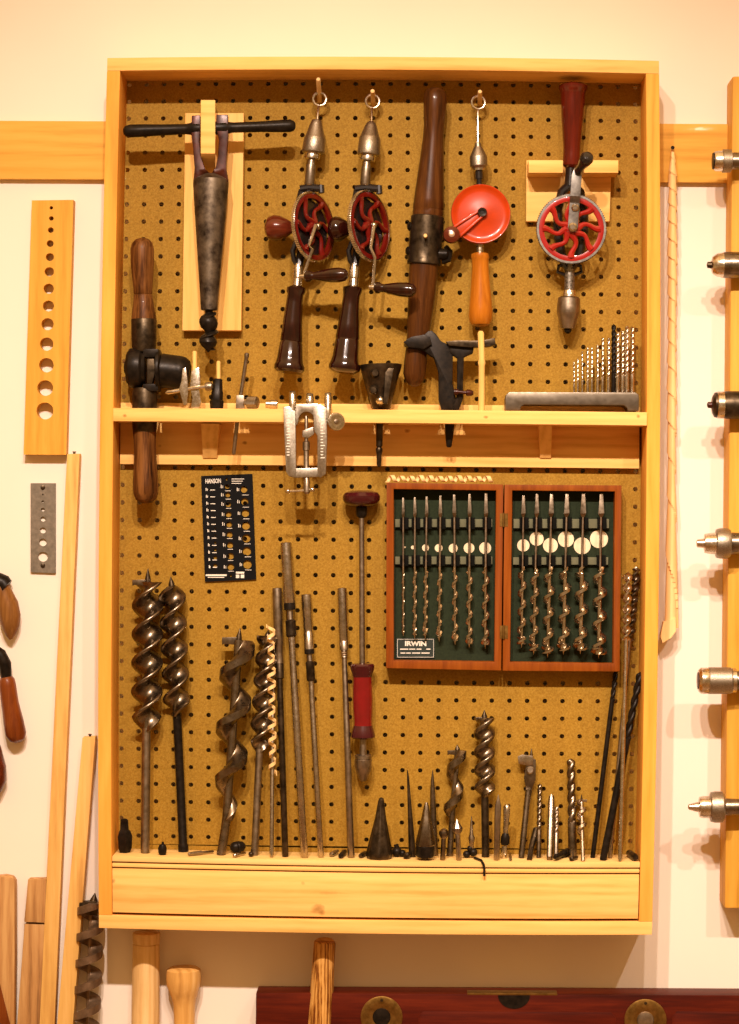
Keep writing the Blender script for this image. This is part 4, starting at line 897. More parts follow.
for (Z_, bits, labs, zz) in ((Z3, lb, sizes_l, 4.877), (Z4, rb, sizes_r, 4.876)):
    for k, (xa, xb, y0, y1, R) in enumerate(bits):
        D = .86; pt = lambda y: W(*Z_(xa + (xb - xa) * (y - y0) / (y1 - y0), y), D)
        s_ = S(D) / zz
        T = Thing('auger_bit', labs[k], 'auger bit', pt(y1), 'auger bits in the open case')
        r0 = 5.2 + k * .25
        tang = MB()
        wt = 5.5 + R * .24
        for (ya, yb, wa, wb) in ((y0, 236, wt * .55, wt), (236, 254, wt, r0)):
            A1, B1 = pt(ya), pt(yb)
            o_ = lambda c_, w_: [c_ + V((sx * w_ * s_, sy * w_ * s_, 0)) for sx, sy in ((-1, -1), (1, -1), (1, 1), (-1, 1))]
            tang.rings([o_(A1, wa), o_(B1, wb)])
        T.part('tang', tang, M['bitsteel'], 0.0002)
        sh = MB().lathe([(pt(252), r0 * s_), (pt(498), r0 * s_)], 12); T.part('shank', sh, M['rodsteel'])
        tw = MB(); ys = 496; ye = y1 - 42
        pit = 52 + R * 1.7
        core = max(.30, min(.6, 5.0 / R))
        tw.lathe([(pt(ys - 4), r0 * s_), (pt(ye + 6), r0 * s_)], 10)
        tw.twist(pt(ye), pt(ys), flange(core, .17 if R > 13 else .26, 1, .4), (ye - ys) / pit, lambda t: R * s_ * (1 if .03 < t < .93 else .55), 40, 26, .6 * k)
        # cutting head: two spurs and a lead screw
        T.part('spiral', tw, M['bitbright'], sharp=50)
        hd_ = MB()
        hd_.twist(pt(y1 - 20), pt(ye - 12), flange(.5, .30, 2, .5), .40, lambda t: R * 1.12 * s_, 32, 40, .2 + k * .35)
        hd_.lathe([(pt(y1 - 22), 4.6 * s_), (pt(y1 - 16), 4 * s_), (pt(y1), .5 * s_)], 10)
        T.part('cutting_head', hd_, M['bitbright'], sharp=50)
card = MB().pbox(*Z3(80, 845), *Z3(266, 942), .345, .42)
co = bc.part('card', card, M['card'], 0, parent=t1)
bd_ = MB(); a0, b0, a1, b1 = 84, 849, 262, 938
for (xa, ya, xb, yb) in ((a0, b0, a1, b0 + 1.7), (a0, b1 - 1.7, a1, b1), (a0, b0, a0 + 1.7, b1), (a1 - 1.7, b0, a1, b1)):
    bd_.pbox(*Z3(xa, ya), *Z3(xb, yb), .42, .424)
for (xa, xb, y) in ((98, 138, 898), (142, 172, 898), (178, 202, 898), (226, 246, 898), (100, 124, 917), (128, 150, 917), (156, 196, 917), (202, 242, 917)):
    bd_.pbox(*Z3(xa, y - 2.4), *Z3(xb, y + 2.4), .42, .424)
tt = text_mb('IRWIN', 24 / 4.877 * S(.4), W(*Z3(174, 871), .426), fit=104 / 4.877 * S(.4), bold=.045); bd_.add(tt.v, tt.f)
bc.part('card_print', bd_, M['white'], parent=t1)
for y in (268, 815):
    hx, hy = Z3(604, y)
    h_ = MB().lat([(hx, hy - 7, 1.2), (hx - .2, hy + 7, 1.2)], 1.28, 10); h_.pbox(hx - 4, hy - 6.5, hx + 4, hy + 6.5, 1.24, 1.262)
    bc.part('hinge', h_, M['brass'])
la = MB().pbox(620, 574, 622.4, 590, .55, 1.0); la.lat([(622, 577, 1.5), (624, 577.4, 1.2)], .8, 10); la.lat([(622, 586, 1.5), (624.4, 586, 1.2)], .8, 10)
bc.part('latch', la, M['brass'])
# curled shaving lying on top of the case
def curl(name, label, p0, p1, R, turns, w, d, mat, core=True, tag_=None):
    a = p1 - p0; ex, ey, ez = frame_of(a); n = int(turns * 18); rr = []
    for i in range(n + 1):
        t = i / n; th = 2 * math.pi * turns * t; q = R * (1 - .25 * math.sin(9 * t) ** 2)
        c = p0 + a * t
        def P(dt, r): return c + ez * dt + (ex * math.cos(th) + ey * math.sin(th)) * r
        rr.append([P(-w, q), P(w, q * 1.02), P(w * .8, q * .82), P(-w * .8, q * .82)])
    mb = MB().rings(rr)
    single(name, label, 'wood shaving', mb, mat, p0)
curl('wood_shaving', 'pale twisted wood shaving lying along the top of the bit case', W(387, 478.6, .75), W(492, 479, .75), 3.7 * S(), 11, 2.0 * S(), .7, M['shaving'])
# ================================================================= ON THE LEDGE
bar = lambda t: (lambda p: (1 + (abs(math.sin(p)) / t) ** 5) ** -.2)
cusp = lambda p: .24 + .76 * (1 - abs(((p + math.pi) % (2 * math.pi)) - math.pi) / math.pi) ** 1.15
def auger(label, tip, t0, t1, base_, R, pitch, fn, rs, mat, shank_mat=None, group='large auger bits standing on the ledge', seg=60, spt=26, phase=0, taper=0.1, wing=None, foot=None, core=True, name='auger_bit', dbl=False):
    bp, db = LP(*base_)
    dt = R / 17.8 + .14
    dep = lambda y: db + (dt - db) * (base_[1] - y) / (base_[1] - tip[1])
    T = Thing(name, label, 'auger bit', bp, group)
    P0, P1 = W(*t0, dep(t0[1])), W(*t1, dep(t1[1]))
    ax = (P0 - P1).normalized(); s_ = S(dt)
    sp = MB().twist(P1, P0, fn, (P0 - P1).length / (pitch * s_), lambda t: R * s_ * (min(1, .45 + t * .55 / taper) if t < taper else 1), seg, spt, phase)
    if core: sp.lathe([(P1 - ax * 2 * s_, rs * s_), (P0, rs * .8 * s_)], 12)
    T.part('spiral', sp, mat, sharp=48)
    sm = MB()
    rows = [(bp, rs * 1.0 * s_)]
    if foot: rows = [(bp, foot * s_), (bp + (P1 - bp).normalized() * 6 * s_, foot * s_), (bp + (P1 - bp).normalized() * 8 * s_, rs * s_)]
    sm.lathe(rows + [(bp.lerp(P1, .95), rs * s_), (P1 + ax * 3 * s_, rs * s_)], 18)
    T.part('shank', sm, shank_mat or mat)
    tp = W(*tip, dep(tip[1]))
    ls = MB().lathe([(P0 - ax * 2 * s_, 3.4 * s_ * min(1, R / 11)), (P0 + (tp - P0) * .25, 3 * s_ * min(1, R / 11)), (tp, .3 * s_)], 12, axis=tp - P0)
    ls.twist(P0, tp, flange(.6, .25, 1, .5), 4, lambda t: 3.4 * s_ * min(1, R / 11) * (1.02 - t * .9), 16, 16)
    T.part('lead_screw', ls, M['iron'])
    if wing:
        (wx0, wy0, wx1, wy1, wd) = wing
        dd = dep(wy0)
        w_ = MB().prism([(wx0, wy0), (wx1, wy0 - .5), (wx1, wy1), (wx0 + 2, wy1 - 1), (wx0, wy1)], dd - .05, dd + wd)
        T.part('cutter', w_, mat, 0.0004)
    return T
auger('largest brown steel auger bit with a fat spiral, leftmost on the ledge', (148, 568.4), (147.8, 582), (146.4, 731), (145.2, 853), 15.8, 57.2, bar(.27), 4.4, M['bitsteel'], M['rodsteel'], phase=-1.06, wing=(132.2, 580, 150, 586, .12), spt=64)
auger('brown auger bit with a black shank, just right of the largest one', (170.6, 576.5), (171.8, 586), (177.2, 716), (183.4, 851.6), 13.8, 51, bar(.28), 4.3, M['bitsteel'], M['blackiron'], phase=1.2, foot=5.2, spt=64)
auger('auger bit with a wide open spiral around a thin stem', (240.2, 628), (238.6, 640), (226.5, 820), (221, 855), 16.8, 53.5, flange(.26, .15, 1, .8), 4.5, M['bitsteel'], taper=.3, phase=-1.13, wing=(222, 637.5, 240, 645, .12), spt=60, seg=56)
a4 = auger('pointed auger bit with a curl of wood shaving wrapped beside its spiral', (268.5, 630), (267.6, 636), (259.4, 752), (254.6, 855.4), 11, 43, bar(.36), 3.7, M['bitsteel'], M['rodsteel'], phase=2.26, spt=44, seg=48)
curl('wood_shaving', 'curled pale wood shaving hanging beside the spiral of an auger bit', W(270.8, 626, 1.42), W(272.6, 774, 1.5), 4.5 * S(), 11.5, 1.9 * S(), .7, M['shaving'])
fl = MB()
for a, b in (((270, 632), (265.6, 626)), ((270, 631), (269.6, 623.4)), ((271, 631), (273.4, 622.6))):
    pass
def rod_thing(label, rows, mat_rows, base_, d_top, cat='rod', name='drill_extension', group='steel extension rods leaning on the pegboard'):
    """rows grouped by material: [(partname, mat, [(y, r)...])] along the line from top to base"""
    (tx, ty), (bx, by) = rows
    bp, db = LP(bx, by)
    T = Thing(name, label, cat, bp, group)
    tp = W(tx, ty, d_top)
    ax = bp - tp
    for pn, mt, yr in mat_rows:
        mb = MB().lathe([(tp + ax * ((y - ty) / (by - ty)), r * S()) for y, r in yr], 18, axis=ax)
        T.part(pn, mb, mt)
    return T
bp, db = LP(271.6, 857.5)
single('steel_rod', 'thin bright steel rod standing behind the curl of wood shaving', 'rod', MB().lathe([(W(273.5, 640, .12), 1.2 * S()), (W(273.5, 642, .13), 2 * S()), (bp.lerp(W(273.5, 640, .12), .02), 2.2 * S()), (bp, 1.4 * S())], 14), M['steel'], bp, 'thin steel rods on the ledge')
rod_thing('dark notched drill extension, leftmost of the four tall rods', ((277, 588), (285.4, 857)), [('sleeve', M['rodsteel'], [(588, 4), (588.6, 4.9), (646, 4.7), (647, 4.2), (664, 4.4), (665, 3.6)]), ('coupling', M['iron'], [(663, 3.8), (664.5, 4.4), (679, 4.2), (680, 3)]), ('shank', M['iron'], [(679, 2.6), (700, 3.0), (856, 3.2), (857, 2.6)])], None, .35)
rod_thing('tallest steel drill extension, with a long pale sleeve and a dark collar', ((285.9, 542.6), (304.6, 857.8)), [('sleeve', M['steel'], [(542.6, 4.6), (543.2, 5.6), (604, 5.6), (605, 5)]), ('collar', M['blackiron'], [(604, 5.8), (610.6, 5.8)]), ('neck', M['rodsteel'], [(610, 2.9), (622, 3)]), ('coupling', M['iron'], [(620.6, 4), (622, 5.2), (636.4, 5.2), (638, 4)]), ('shank', M['steel'], [(637, 3.1), (720, 3.6), (856.8, 3.7), (857.8, 3)])], None, .4)
rod_thing('banded steel drill extension, shorter, just right of the tallest one', ((306.2, 594.4), (321, 857.6)), [('sleeve', M['steel'], [(594.4, 4.4), (595, 5.1), (610, 5.1), (611, 4.7), (629, 4.8), (630, 4.4), (633, 4.4), (634, 4.9), (650, 4.9)]), ('collar', M['blackiron'], [(650, 5), (654.6, 5)]), ('neck', M['rodsteel'], [(654, 2.6), (663, 2.7)]), ('coupling', M['iron'], [(662, 3.4), (663, 4.4), (680.6, 4.3), (682, 3.4)]), ('shank', M['steel'], [(681, 2.7), (740, 2.9), (856.6, 3.0), (857.6, 2.4)])], None, .38)
rod_thing('steel drill extension with a threaded neck, next to the push drill', ((342, 588), (351.2, 857.8)), [('sleeve', M['steel'], [(588, 4), (588.6, 4.8), (641, 4.6), (642, 4.2)]), ('coupling', M['rodsteel'], [(641, 4), (642, 4.6), (650.6, 4.5), (651, 3.4)]), ('thread', M['rodsteel'], [(650.6, 3.0), (652, 3.6), (653, 3.0), (654, 3.6), (655, 3.0), (656, 3.5), (657, 2.9), (658, 3.2), (659, 2.7)]), ('shank', M['rodsteel'], [(658, 2.6), (720, 3.0), (856.6, 3.5), (857.8, 2.8)])], None, .36)
# ---- little pieces on the ledge
def stand_piece(name, label, cat, rows, mat, seg=20, group=None, parts=None, **k):
    """rows from the base upward (px,py,r); base sits on the ledge"""
    bp, db = LP(rows[0][0], rows[0][1])
    d_ = max(db, max(r for _, _, r in rows) / 17.8 + .05)
    bp, d_ = LP(rows[0][0], rows[0][1], d_)
    off = bp - W(rows[0][0], rows[0][1], d_)
    pts = [(W(x, y, d_) + off * (1 if i == 0 else max(0, 1 - (rows[0][1] - y) / 30)), r * S(d_)) for i, (x, y, r) in enumerate(rows)]
    mb = MB().lathe(pts, seg, **k)
    return single(name, label, cat, mb, mat, bp, group), d_
stand_piece('countersink', 'stubby black countersink bit in the left corner of the ledge', 'bit', [(124.6, 852.6, 4.6), (124.8, 848, 6.2), (124.6, 836, 6.8), (124.4, 831, 5.2), (124.2, 829.6, 4), (124, 820, 3.6), (123.9, 818.6, 2.2)], M['blackiron'], 20, flutes=5, fd=.14)
stand_piece('small_nut', 'small dark nut standing on the ledge between the two big left augers', 'nut', [(162.4, 855, 3), (162.4, 852.6, 4.2), (162.4, 848, 4.4), (162.6, 844.6, 3), (162.8, 844, 1.4), (162.8, 841.8, 1)], M['blackiron'], 16)
def lie(name, label, cat, a, b, rows, mat, seg=14, group=None, **k):
    """piece lying on the ledge from px a to px b; rows (t, r_px)"""
    rm_ = max(r for _, r in rows)
    pa, da = LP(*a); pb, d_b = LP(*b)
    mx = 2.85
    up = V((0, 0, rm_ * S()))
    ax = pb - pa
    mb = MB().lathe([(pa + up + ax * t, r * S()) for t, r in rows], seg, axis=ax, **k)
    return single(name, label, cat, mb, mat, pa.lerp(pb, .5), group)
lie('nail', 'thin nail lying on the ledge left of the open-spiral auger', 'nail', (188, 856.6), (214, 853.6), [(0, .6), (.03, 1.7), (.2, 2), (.5, 2.2), (.52, 1.5), (.95, 1.3), (1, .4)], M['rodsteel'])
lie('cutter_head', 'dark knurled cutter head lying on the ledge beside the open-spiral auger', 'cutter', (231.8, 853.6), (243.6, 851.6), [(0, 2.6), (.08, 4.4), (.2, 5.4), (.34, 4.6), (.4, 5.6), (.6, 5.8), (.66, 4.8), (.8, 5.2), (.95, 4), (1, 2)], M['blackiron'], 20)
lie('small_screw', 'small bright screw lying before the dark knurled cutter head', 'screw', (233.6, 858), (245.6, 855.2), [(0, .8), (.04, 2), (.3, 2.2), (.34, 1.4), (.95, 1.2), (1, .4)], M['steel'])
bp, db = LP(251, 857); single('ball_stop', 'small dark ball at the foot of the auger with the shaving', 'ball', MB().ball(bp + V((0, 0, 2.6 * S())), 2.7 * S(), 14).lat([(251, 854, 1.4), (252.6, 849, 1.3)], db, 8), M['iron'], bp)
lie('bit_stub', 'short steel stub lying on the ledge between two extension rods', 'bit', (331, 857.4), (337.6, 853.6), [(0, 1.2), (.06, 2.4), (.6, 2.5), (.7, 2.0), (1, 1.6)], M['rodsteel'], 14, 'short bit stubs lying on the ledge')
lie('bit_stub', 'dark slanting stub lying against the foot of the threaded-neck rod', 'bit', (340.4, 859), (345.2, 852), [(0, 1.6), (.06, 2.6), (.8, 2.6), (1, 1.6)], M['blackiron'], 14, 'short bit stubs lying on the ledge')
lie('bit_stub', 'tiny dark stub lying at the left foot of the broad cone reamer', 'bit', (360.4, 858.6), (366, 855), [(0, 1.4), (.06, 2.4), (.8, 2.4), (1, 1.4)], M['iron'], 14, 'short bit stubs lying on the ledge')
stand_piece('cone_reamer', 'broad dark fluted cone reamer standing point up on the ledge', 'reamer', [(379, 858.6, 11.4), (379.2, 856, 12.8), (379.4, 852, 12.6), (380.6, 818, 5.4), (381.2, 801, 2.9), (381.4, 798.4, 2.2), (381.4, 797.4, .8)], M['iron'], 40, flutes=8, fd=.045)
bp, db = LP(396.8, 857)
lump = MB().ball(bp + V((0, 0, 5 * S())), 5.2 * S(), 16).ball(bp + V((5.5 * S(), 0, 3.6 * S())), 3.7 * S(), 14)
lump.lathe([(bp + V((0, 0, 9 * S())), 2.6 * S()), (bp + V((-1 * S(), 0, 12.5 * S())), 2.4 * S())], 10)
single('cutter_head', 'lumpy black cutter head on the ledge between the cone reamer and the long taper', 'cutter', lump, M['blackiron'], bp)
lie('rivet_stub', 'small dark rivet lying beside the lumpy black cutter head', 'rivet', (405.4, 859.6), (411.4, 856.6), [(0, 1.8), (.06, 3), (.35, 3.2), (.42, 2.2), (1, 2)], M['iron'], 14)
stand_piece('taper_pin', 'long thin dark taper standing point up, tallest of the pointed pieces', 'taper', [(412.6, 857, 3.2), (412.2, 852, 3.6), (411.4, 838, 3.2), (409.6, 806, 2), (408, 777, 1.1), (407.4, 770, .4)], M['iron'], 14)
T = Thing('cone_reamer', 'bright fluted cone reamer on a short dark shank, second cone from the left', 'reamer', LP(425, 860)[0])
_, d_ = LP(425, 860); s_ = S(d_)
def tl(rows, d_): return [(W(x, y, d_), r * S(d_)) for x, y, r in rows]
T.part('cone', MB().lathe(tl([(425.4, 845.6, 9.2), (425.5, 844, 9.9), (426, 820, 4.9), (426.4, 806, 2.4), (426.4, 802.4, 1.2)], d_), 36, flutes=6, fd=.05), M['bitsteel'])
T.part('collar', MB().lathe(tl([(425.2, 857, 8.2), (425.2, 855, 9.4), (425.3, 846, 9.4), (425.4, 845, 8)], d_), 28), M['blackiron'])
T.part('shank', MB().lathe([(LP(424.9, 860, d_)[0], 3.2 * s_), (W(425.2, 848, d_ + .04), 3.6 * s_)], 16), M['iron'])
stand_piece('taper_pin', 'pointed steel taper with a bright tip, standing behind the bright cone reamer', 'taper', [(434.2, 855.6, 4.2), (434, 852, 4.4), (433.4, 830, 3.8), (432.8, 800, 2.9), (432.6, 788, 2.4), (432.5, 778, 1.4), (432.7, 770, .3)], M['bitsteel'], 14)
stand_piece('countersink', 'short rose countersink, left of the pair beside the small open-spiral auger', 'bit', [(442.4, 860.4, 1.9), (442.6, 859.6, 2.4), (443.6, 838.6, 2.2), (443.7, 837, 3.6), (443.8, 834, 4.6), (444, 831, 4.2), (444.2, 828.4, 1.2)], M['bitsteel'], 16, flutes=6, fd=.08)
stand_piece('countersink', 'tall countersink with a bright pointed head, in front of the small open-spiral auger', 'bit', [(459, 860.6, 2), (458.9, 859.6, 2.6), (457.6, 834, 2.4), (457.4, 831, 4.6), (457.2, 828, 5.2), (457, 824, 3), (456.8, 819.6, .6)], M['rodsteel'], 16, flutes=6, fd=.06)
auger('small open-spiral auger bit in the middle of the ledge', (457.2, 744.6), (457.4, 750), (452, 818), (449.8, 856), 9.2, 39.6, flange(.30, .20, 1, .9), 3.1, M['bitsteel'], phase=2.0, group='medium auger bits standing on the ledge', wing=(447.4, 750.6, 458, 755.4, .1), foot=3.6, spt=44)
auger('tightly twisted dark auger bit, tallest piece under the bit case', (484.4, 710), (484.3, 718), (484.9, 797), (485.5, 857), 10.6, 36, bar(.5), 3.8, M['bitsteel'], M['iron'], phase=1.62, group='medium auger bits standing on the ledge', spt=64, wing=(475.6, 717.4, 485, 721, .1))
T = Thing('spur_bit', 'thin pointed bit rising from a black knob, behind the hex key', 'bit', LP(470, 858)[0])
_, d_ = LP(470, 858); b_ = LP(470, 858)[0]
km = MB().ball(b_ + V((-3.5 * S(), 0, 3.6 * S())), 3.7 * S(), 14).ball(b_ + V((3.2 * S(), 0, 5.6 * S())), 4.2 * S(), 14).ball(b_ + V((0, 0, 9.2 * S())), 3.2 * S(), 14)
T.part('knob', km, M['blackiron'])
bm_ = MB().lathe(tl([(471.6, 850, 2), (471.4, 843, 2.4), (471.6, 838, 3.4), (471.4, 834, 2), (471.4, 826, 1.4), (471.6, 816, .4)], d_), 12)
T.part('point', bm_, M['steel'])
hx, d_ = LP(476.5, 860)
hk = MB().tube([hx + V((-2 * S(), .25 * IN, 1.3 * S())), hx + V((0, 0, 1.3 * S())), L(lat_of(481, 862, 2.9).x, -2.85, ZL) + V((0, 0, 1.6 * S())), W(483.6, 864.4, 3.1), W(484.2, 867.4, 3.13), W(484.3, 876, 3.13)], 1.25 * S(), 8)
single('hex_key', 'small black hex key hanging over the front edge of the ledge', 'hex key', hk, M['blackiron'], hx)
stand_piece('punch', 'slim bright steel punch with a sharp point, left of the plated bit', 'punch', [(496.4, 860.6, 2.2), (496.5, 859, 2.9), (497.6, 815, 3.2), (498, 806, 3.2), (498.2, 801, 2), (498.4, 794.6, .3)], M['rodsteel'], 8)
T = Thing('screwdriver_bit', 'short bright plated bit with a black lower collar, right of the slim punch', 'bit', LP(503.8, 858.6)[0]); b_, d_ = LP(503.8, 858.6)
T.part('tip', MB().lathe(tl([(505.4, 834, 2.6), (506.2, 822, 2.8), (506.6, 812, 3.5), (506.8, 806.6, 3.3), (506.9, 804.4, 1.6)], d_), 16), M['nickel'])
T.part('collar', MB().lathe(tl([(504.8, 845, 3.4), (505, 843, 4.6), (505.4, 837, 4.4), (505.6, 833, 2.8)], d_), 16), M['blackiron'])
T.part('foot', MB().lathe([(b_, 2.2 * S()), (b_ + V((0, 0, 5 * S())), 3.2 * S()), (W(504.6, 846, d_), 2.6 * S())], 16), M['nickel'])
lie('bit_stub', 'thin bright stub lying beside the foot of the plated bit', 'bit', (510.6, 861.4), (510.2, 853), [(0, 1), (.05, 1.5), (1, 1.2)], M['steel'], 10, 'short bit stubs lying on the ledge')
# expansive bit
b_, db = LP(521.3, 858.2); T = Thing('expansive_bit', 'expansive bit with a sideways sliding cutter on a flattened stem', 'auger bit', b_)
dT = .35; dd = lambda y: db + (dT - db) * (858 - y) / 100
T.part('shank', MB().lathe([(b_, 2.6 * S()), (W(521.6, 854, dd(854)), 3.1 * S()), (W(526.6, 806, dd(806)), 3 * S()), (W(528.6, 790, dd(790)), 3.4 * S())], 16), M['bitsteel'])
T.part('body', MB().prism([(526.4, 792), (530.6, 793), (535.6, 780), (536, 760), (532, 758), (527, 760), (524, 778)], dT - .05, dT + .2), M['bitsteel'], 0.0006)
T.part('cutter', MB().prism([(517.6, 756.6), (522, 754.6), (533, 756), (533.4, 765), (529, 766), (518.6, 763.8)], dT + .2, dT + .34), M['steel'], 0.0005)
T.part('clamp_screw', MB().lathe([(W(530.2, 770, dT + .15), 4.4 * S()), (W(530.2, 770, dT + .32), 4.2 * S()), (W(530.2, 770, dT + .38), 2.8 * S())], 16), M['rodsteel'])
T.part('lead_screw', MB().lathe([(W(531, 759, dT + .1), 2 * S()), (W(531.4, 754, dT + .1), 1.6 * S()), (W(531.6, 748.6, dT + .1), .3 * S())], 12), M['bitsteel'])
def std_drill(label, base_, tip, R, fl_, pitch, mat, dt=.25, **k):
    b_, d_ = LP(*base_)
    return twist_drill(label, b_, W(*tip, dt), R * S(), fl_, pitch * S(), mat, **k), d_
std_drill('slim bright twist drill just right of the expansive bit', (538.6, 858), (539.8, 783.6), 2.5, .62, 13, M['bitsteel'], group='loose twist drills on the ledge')
lie2 = MB().lathe([(LP(529.4, 860.4)[0], 2.6 * S()), (W(531, 848, 1.2), 2.8 * S()), (W(534, 838, .9), 3.4 * S()), (W(536.4, 829.6, .6), 3.6 * S()), (W(536.8, 828.4, .6), 2 * S())], 14)
single('rivet_stub', 'dark leaning stub at the foot of the slim bright twist drill', 'bit', lie2, M['iron'], LP(529.4, 860.4)[0])
b_, d_ = LP(549.5, 860.4)
fb = MB().lathe([(b_, 2.4 * S()), (W(549.6, 857, d_), 3 * S()), (W(551, 812, .8), 3.1 * S()), (W(551.4, 800, .6), 3 * S()), (W(551.5, 796, .5), 2.6 * S()), (W(551.5, 794.4, .5), 1.2 * S())], 16, flat=.55)
single('flat_bit', 'plain flat-ended steel bit between two twist drills', 'bit', fb, M['bitsteel'], b_)
std_drill('short dark-fluted twist drill just right of the flat-ended bit', (555.8, 859), (556.8, 806.6), 2.5, .5, 14, M['rodsteel'], dt=.6, group='loose twist drills on the ledge')
lie('bit_chunk', 'dark rough chunk lying on the ledge before the thick twist drill', 'bit', (554.6, 861.6), (569, 853), [(0, 1.6), (.06, 2.6), (.3, 3), (.34, 2.4), (.5, 2.6), (.55, 3.6), (.9, 4), (1, 2.6)], M['blackiron'], 14)
std_drill('thickest twist drill on the ledge, dull brown steel', (572.6, 858), (570.9, 758.6), 4.5, .64, 24, M['bitsteel'], dt=.4, group='loose twist drills on the ledge')
auger('smallest spiral auger bit on the ledge, right of the thickest twist drill', (581.6, 794.6), (581.6, 801), (582.2, 836), (583, 861.4), 4.7, 15.6, flange(.38, .2, 1, .7), 1.9, M['steel'], phase=1.0, group='medium auger bits standing on the ledge', seg=30, wing=(576.4, 800, 587, 802.4, .08))
lie('rivet_stub', 'tiny dark stub lying between the thickest twist drill and smallest auger', 'rivet', (570.8, 861.6), (576.6, 859.6), [(0, 1.4), (.05, 2.2), (1, 1.8)], M['iron'], 12)
# long bits leaning in the right corner
def long_bit(label, tip, tw_end, base_, R, pitch, rs, mat, shank_mat, dt, fn=twolobe, group='long bits leaning in the right corner'):
    b_, d_ = LP(*base_)
    T = Thing('ship_auger', label, 'auger bit', b_, group)
    tp = W(*tip, dt)
    f = (tw_end[1] - tip[1]) / (base_[1] - tip[1]); P1 = tp.lerp(b_, f)
    tw = MB().twist(P1, tp, fn, (tp - P1).length / (pitch * S()), lambda t: R * S() * (1 if t < .96 else max(.2, 1 - (t - .96) / .04)), 24, 22)
    T.part('spiral', tw, mat, sharp=48)
    T.part('shank', MB().lathe([(b_, rs * .9 * S()), (b_.lerp(P1, .02), rs * S()), (P1.lerp(tp, .02), rs * S()), (P1.lerp(tp, .03), rs * .5 * S())], 14), shank_mat)
    return T
long_bit('thin black rod leaning furthest left of the long bits in the right corner', (617, 662), (617, 700), (592.6, 858), 2.6, 16, 2.4, M['blackiron'], M['blackiron'], .25)
long_bit('thick black twisted bit leaning across the others in the right corner', (640.4, 672), (640, 740), (603, 860.4), 3.8, 26, 3.6, M['blackiron'], M['blackiron'], 1.2)
long_bit('long bright-twisted bit close to the right side panel, reaching the highest', (636.6, 566.6), (636, 641), (610, 858), 4.6, 21, 2.2, M['bitsteel'], M['rodsteel'], .35, flange(.35, .22, 2, .5))
long_bit('long bright-twisted bit on a straight silver shank, left of the highest one', (628.2, 571.5), (628, 641), (620, 861.6), 4.4, 21, 2.1, M['bitbright'], M['nickel'], 1.5, flange(.35, .22, 2, .5))
lie('small_nut', 'dark cylindrical nut lying in the right corner of the ledge', 'nut', (628.8, 856.4), (635.6, 862), [(0, 2.2), (.08, 3.4), (.9, 3.6), (1, 2.6)], M['iron'], 14)
# ================================================================= THE WALL LEFT OF THE CABINET
mb = MB().holed([(31.8, 200.4), (73.4, 199.8), (66.2, 454.8), (23.6, 454.6)], -.98, -.25, [(x / 3.41, 180 + y / 3.413, r / 3.41) for x, y, r in ((175, 95, 6), (175, 131, 8), (173, 171, 10), (171, 217, 12), (170, 263, 14), (168, 313, 16), (166, 371, 17.5), (165, 430, 19), (162, 492, 21), (159, 560, 23), (158, 632, 25), (154, 710, 27), (153, 788, 29))], 8)
single('hole_board', 'amber wooden board with a column of thirteen holes growing larger downward, on the wall', 'gauge', mb, M['gauge_wood'], W(48, 455, -.6))
mb = MB().holed([(30.6, 483.2), (55.6, 483.2), (55.6, 573.2), (30.6, 572.2)], -.98, -.82, [(x / 2.844, 440 + y / 2.844, r / 2.844) for x, y, r in ((122, 155, 2.6), (122, 175, 4), (122, 198, 5.6), (122, 225, 7.5), (122, 257, 9), (122, 291, 11.2), (122, 332, 14.4))], 6)
dp = Thing('drill_plate', 'small grey steel plate with a column of holes, under the wooden hole board', 'gauge', W(43, 573, -.9))
dp.part('plate', mb, M['plate'])
for y in (135, 357):
    dp.part('screw', MB().lathe([(W(122 / 2.844, 440 + y / 2.844, -.83), 2.4 * S(-.8)), (W(122 / 2.844, 440 + y / 2.844, -.78), 2.3 * S(-.8)), (W(122 / 2.844, 440 + y / 2.844, -.76), 1.2 * S(-.8))], 14), M['iron'])
def stick(label, top, bot, d0, d1, mat, name='square_stick'):
    """square stick: top / bottom edges in px (x0,y0,x1,y1 of the front face)"""
    f = [W(top[0], top[1], d1), W(top[2], top[3], d1), W(bot[2], bot[3], d1), W(bot[0], bot[1], d1)]
    b = [p + V((0, (d1 - d0) * IN, 0)) for p in f]
    mb = MB().add(f + b, [(0, 1, 2, 3), (7, 6, 5, 4), (0, 4, 5, 1), (1, 5, 6, 2), (2, 6, 7, 3), (3, 7, 4, 0)])
    T = Thing(name, label, 'stick', (f[2] + f[3]) / 2, 'square pine sticks hanging on the wall')
    T.part('stick', mb, mat, 0.0012)
    c = (f[0] + f[1]) / 2 + V((0, (d1 - d0) * IN * .5, 0))
    T.part('nail', MB().lathe([(c - V((0, 0, .002)), 1.3 * S()), (c + V((0, 0, 1.6 * S())), 1.3 * S()), (c + V((0, 0, 1.8 * S())), 2 * S()), (c + V((0, 0, 2.6 * S())), 1.8 * S())], 10), M['iron'])
stick('longest square pine stick with a nail in its top, below the hole board', (67, 454, 79.6, 453.6), (38.2, 1050, 53.4, 1050), -.85, -.1, M['pale_z'])
stick('shorter square pine stick with a nail in its top, close to the cabinet', (82.4, 737.6, 95.4, 736.8), (54.6, 1050, 71, 1050), -.8, 0.05, M['pale_z'])
